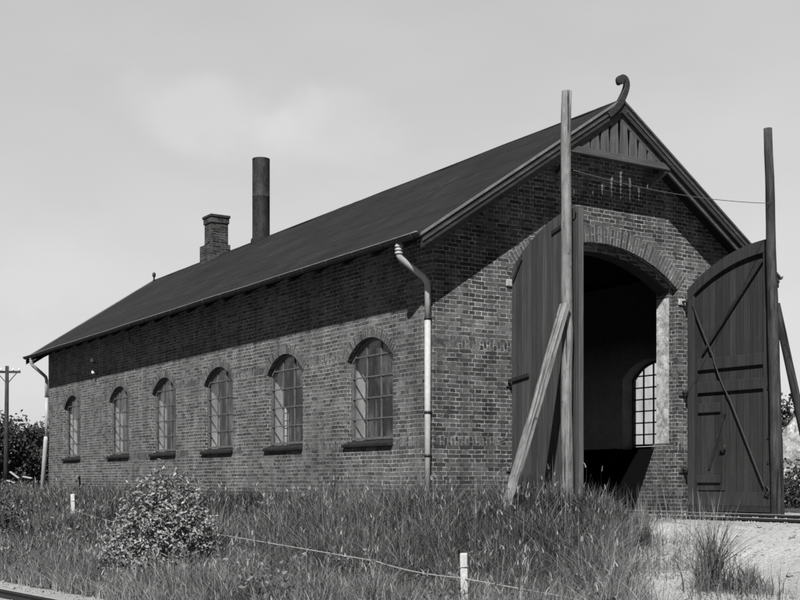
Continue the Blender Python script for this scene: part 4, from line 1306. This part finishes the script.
def shrub(name, loc, lobes, n, size, mat, label, cat, seed, trunk_h=0.4, trunk_r=0.05, group=None, twigs=14, tone_mu=0.4, hollow=0.5, zmin=0.0):
    rg = np.random.default_rng(seed)
    root = empty(name, loc)
    C, d = crown_points(n, lobes, rg, hollow)
    ok = C[:, 2] > zmin; C, d = C[ok], d[ok]
    # clumps: whole sprays of leaves a little lighter or darker
    cl = np.sin(C[:, 0] * 9 / max(0.6, trunk_h)) * np.sin(C[:, 1] * 8 / max(0.6, trunk_h) + 1) * np.sin(C[:, 2] * 9 / max(0.6, trunk_h) + 2)
    gap = rg.uniform(0, 1, len(C)) < np.clip(0.7 + 1.1 * cl, 0.15, 1)
    C, d, cl = C[gap], d[gap], cl[gap]
    N = d * 0.6 + np.array([-0.15, -0.15, 0.5])
    tone = np.clip(tone_mu + 0.15 * cl + rg.normal(0, 0.2, len(C)), 0, 1)
    v, l, t, o = leaf_cards(C, N, rg.uniform(0.45, 1.5, len(C)) * size, tone, rg)
    cr = np_mesh('crown', v, l, t, mat, o); cr.parent = root
    mb = MB()
    lob = np.array(lobes)
    for k in range(twigs):
        q_ = lob[k % len(lob)]
        e = Vector(q_[:3]) + Vector(rg.normal(0, 0.45, 3)) * Vector(q_[3:6])
        e.z = max(e.z, trunk_h * 0.8)
        s0 = Vector((rg.normal(0, trunk_r), rg.normal(0, trunk_r), -0.15)); m0 = Vector((s0.x * 2, s0.y * 2, trunk_h * rg.uniform(.6, 1.1)))
        r0 = trunk_r * rg.uniform(.3, .6)
        mb.tube([s0, m0, m0.lerp(e, .55) + Vector((0, 0, .08 * trunk_h)), e], [r0, r0 * .8, r0 * .5, r0 * .15], 6)
    if trunk_r > 0.08:
        mb.tube([(0, 0, -0.3), (0.02, 0, trunk_h * .5), (0, .03, trunk_h * 1.3)], [trunk_r * 1.2, trunk_r, trunk_r * .7], 10)
    mb.build('trunk', M['bark'], root)
    tag(root, label, cat, group)
    return root

# broad leaved weeds low along the edge of the ballast and on the bank
wx, wy, wd_ = scatter(2600, -9, 3, -8, 20, rng)
ss = wx - rail_x(wy)
pk_ = np.where(ss < 3.2, 0.75, 0.14) * grass_density(wx, wy) * (ss > 1.25)
k_ = rng.uniform(0, 1, len(wx)) < pk_; wx, wy = wx[k_], wy[k_]
nl = 26; n = len(wx)
hw = rng.uniform(0.12, 0.45, n)
C = np.stack([np.repeat(wx, nl) + rng.normal(0, 0.075, n * nl), np.repeat(wy, nl) + rng.normal(0, 0.075, n * nl), np.zeros(n * nl)], 1)
C[:, 2] = gz(C[:, 0], C[:, 1]) + np.repeat(hw, nl) * rng.uniform(0.35, 1.15, n * nl)
tw = np.clip(np.repeat(rng.normal(0.42, 0.2, n), nl) + rng.normal(0, 0.15, n * nl), 0, 1)
v, l, t_, o = leaf_cards(C, np.tile([-0.1, -0.1, 0.8], (n * nl, 1)), rng.uniform(0.03, 0.075, n * nl), tw, rng)
tag(np_mesh('weeds', v, l, t_, M['weed'], o), 'broad leaved weeds scattered through the grass above the front track', 'weeds', kind='stuff')

# loose stones on the gravel and ballast
px_, py_, pd_ = scatter(26000, -9, 9, -9, 10, rng)
k_ = gravel(px_, py_) > 0.45; px_, py_ = px_[k_], py_[k_]
n = len(px_); sz = rng.uniform(0.006, 0.022, n) * (1 + 1.2 * (rng.uniform(0, 1, n) < 0.04))
oc = np.array([(1, 0, 0), (0, 1, 0), (-1, 0, 0), (0, -1, 0), (0, 0, .7), (0, 0, -.7)], float)
V = oc[None] * sz[:, None, None] * rng.uniform(0.6, 1.4, (n, 6, 1))
V += np.stack([px_, py_, gz(px_, py_) + sz * .2], 1)[:, None]
tri = np.array([(0, 1, 4), (1, 2, 4), (2, 3, 4), (3, 0, 4), (1, 0, 5), (2, 1, 5), (3, 2, 5), (0, 3, 5)])
lp = ((np.arange(n) * 6)[:, None, None] + tri[None]).ravel()
tag(np_mesh('loose_stones', V.reshape(-1, 3), lp, np.full(n * 8, 3), m_plain('stones', 0.26, 0.9, 0.1, 0.5, 25.0)), 'small loose stones on the sandy ground', 'stones', kind='stuff')

bx_, by_ = -4.28, 0.1
shrub('leafy_bush', (bx_, by_, float(gz(bx_, by_))),
      [tuple(1.13 * w_ for w_ in l_) for l_ in [(0, 0, .62, .46, .46, .48), (-.34, .1, .42, .32, .32, .36), (.36, -.1, .52, .32, .32, .42), (-.1, -.2, .28, .46, .4, .3), (.22, .2, 1.06, .22, .22, .26), (-.16, 0, 1.0, .2, .2, .24),
       (.48, .1, .92, .17, .17, .22), (-.5, .05, .3, .24, .24, .28), (.02, .1, 1.22, .10, .10, .16), (-.36, 0, .86, .12, .12, .2), (.36, .1, 1.14, .08, .08, .15), (.6, 0, .62, .1, .1, .2)]],
      15500, 0.045, M['bush'], 'broad leafy bush with pale glossy leaves in the grass beside the front track', 'bush', 31, 0.35, 0.03, twigs=60, tone_mu=0.45, hollow=0.25)
dx_, dy_ = -4.55, 7.2
shrub('dark_bush', (dx_, dy_, float(gz(dx_, dy_))),
      [(0, 0, .55, .45, .45, .55), (-.5, .2, .5, .5, .5, .5), (.1, .1, .3, .5, .5, .3)],
      2600, 0.055, M['tree'], 'low dark bush at the left edge of the photo above the front track', 'bush', 32, 0.3, 0.03, twigs=12, tone_mu=0.3)

def cam_pt(px, dep):
    lat = (px - 400) / 1199 * dep
    return CAM.x + 0.843 * lat + 0.538 * dep, CAM.y - 0.538 * lat + 0.843 * dep

def tree(px, dep, H, wd, label, seed, n=6500):
    x, y = cam_pt(px, dep); rg = np.random.default_rng(seed)
    lobes = [(0, 0, H * .55, wd * .42, wd * .42, H * .38)]
    for k in range(5): lobes.append((wd * (-.4 + .2 * k), rg.normal(0, .3), H * .14, wd * .2, wd * .2, H * .16))
    for k in range(9):
        a = rg.uniform(0, 6.28); r = wd * .33 * rg.uniform(.5, 1); zz = H * rg.uniform(.28, .82)
        lobes.append((r * math.cos(a), r * math.sin(a), zz, wd * rg.uniform(.14, .25), wd * rg.uniform(.14, .25), H * rg.uniform(.10, .19)))
    shrub('broadleaf_tree', (x, y, float(gz(x, y))), lobes, n, 0.17, M['tree'], label, 'tree', seed, H * .35, 0.13, 'broadleaf trees behind the shed', 12, 0.35, 0.45, 0.15)
tree(-22, 58, 4.6, 4.2, 'tree at the left edge, behind the telegraph pole', 41)
tree(12, 61, 4.0, 3.6, 'round dark tree right of the telegraph pole', 42)
tree(37, 66, 4.1, 3.8, 'dark tree partly hidden by the far corner of the shed', 43)
tree(-60, 64, 5.0, 4.6, 'tall dark tree beyond the left edge of the photo', 44, 3000)
tree(792, 46, 4.1, 3.6, 'dark tree seen between the right post and its brace', 45)
tree(826, 50, 4.8, 4.0, 'dark tree beyond the right edge of the photo', 46, 3000)
tree(770, 60, 4.4, 4.4, 'dark tree hidden behind the right door leaf', 47, 3000)
for k, (px, dp) in enumerate(((795, 24.5), (808, 25.5))):
    x, y = cam_pt(px, dp)
    shrub('dark_bush', (x, y, float(gz(x, y))), [(0, 0, .5, .55, .55, .5), (.35, .2, .35, .45, .45, .35), (-.3, -.1, .3, .4, .4, .3)], 1700, 0.07, M['tree'],
          ['dark bush at the right edge just behind the end of the door leaf', 'dark bush beyond the right edge of the photo'][k], 'bush', 51 + k, 0.3, 0.03, tone_mu=0.35)

# pale heap of rubble at the right edge
x, y = cam_pt(806, 32)
me_v, me_f = [], []
nu, nv = 40, 18
for i in range(nv + 1):
    ph = math.pi / 2 * i / nv
    for k in range(nu):
        th = 2 * math.pi * k / nu
        p = Vector((1.1 * math.cos(ph) ** .8 * math.cos(th), 1.0 * math.cos(ph) ** .8 * math.sin(th), 2.3 * math.sin(ph)))
        f = 1 + 0.14 * mnoise.noise(p * 1.6) + 0.10 * mnoise.noise(p * 4.5) + 0.05 * mnoise.noise(p * 11)
        me_v.append(tuple(p * f))
for i in range(nv):
    for k in range(nu):
        k2 = (k + 1) % nu; me_f.append((i * nu + k, i * nu + k2, (i + 1) * nu + k2, (i + 1) * nu + k))
mb = MB(); mb.v = me_v; mb.f = me_f; mb.mi = [0] * len(me_f); mb.sm = [False] * len(me_f)
o = mb.build('rubble_heap', M['stone']); o.location = (x, y, float(gz(x, y)) - .05)
tag(o, 'pale rough heap at the right edge between dark bushes', 'heap')

# telegraph pole far left
x, y = cam_pt(5.5, 50)
tp = empty('telegraph_pole', (x, y, float(gz(x, y))))
mb = MB(); mb.tube([(0, 0, -.5), (0.03, 0, 2.5), (0.06, 0, 5.35)], [0.105, 0.095, 0.075], 12); mb.build('pole', M['post_dark'], tp)
mb = MB()
rx, ry = 0.843, -0.538
mb.bar((0.06 - rx * .55, -ry * .55, 5.1), (0.06 + rx * .55, ry * .55, 5.1), 0.08, 0.09); ca = mb.build('crossarm', M['post_dark'], tp)
mb = MB()
for k in (-.5, -.25, .25, .5):
    mb = MB(); mb.tube([(0.06 + rx * k, ry * k, 5.14), (0.06 + rx * k, ry * k, 5.2), (0.06 + rx * k, ry * k, 5.26)], [0.03, 0.04, 0.025], 8)
    mb.build('insulator', M['porcelain'], ca)
mb = MB()
for k in (-.4, .4):
    mb = MB(); mb.bar((0.06 + rx * k, ry * k, 5.06), (0.06, 0, 4.6), 0.03, 0.03)
    mb.build('arm_stay', M['iron_dark'], tp)
tag(tp, 'dark wooden telegraph pole with one crossarm in front of the left trees', 'telegraph pole')

# loose pale planks lying beyond the corner of the shed
pk = [((10, 45, .55), (19, 45, .30), 'uppermost pale plank, tilted, in the litter left of the shed'), ((23, 44, .36), (32, 44, .30), 'pale plank end nearest to the shed corner'), ((7, 44, .22), (15, 44, .12), 'lowest pale plank lying flat below the left trees')]
for a, b, lb in pk:
    ax, ay = cam_pt(a[0], a[1]); bx2, by2 = cam_pt(b[0], b[1])
    z0 = float(gz(ax, ay)) + 0.35
    A2 = Vector((ax, ay, z0 + a[2])); B2 = Vector((bx2, by2, z0 + b[2]))
    mb = MB(); mb.bar((0, 0, 0), ((B2 - A2).length, 0, 0), 0.16, 0.05)
    o = mb.build('loose_plank', M['plank_pale'], bevel=0.008); o.location = A2
    o.rotation_mode = 'QUATERNION'; o.rotation_quaternion = (B2 - A2).to_track_quat('X', 'Z')
    tag(o, lb, 'plank', 'loose planks beyond the far corner of the shed')
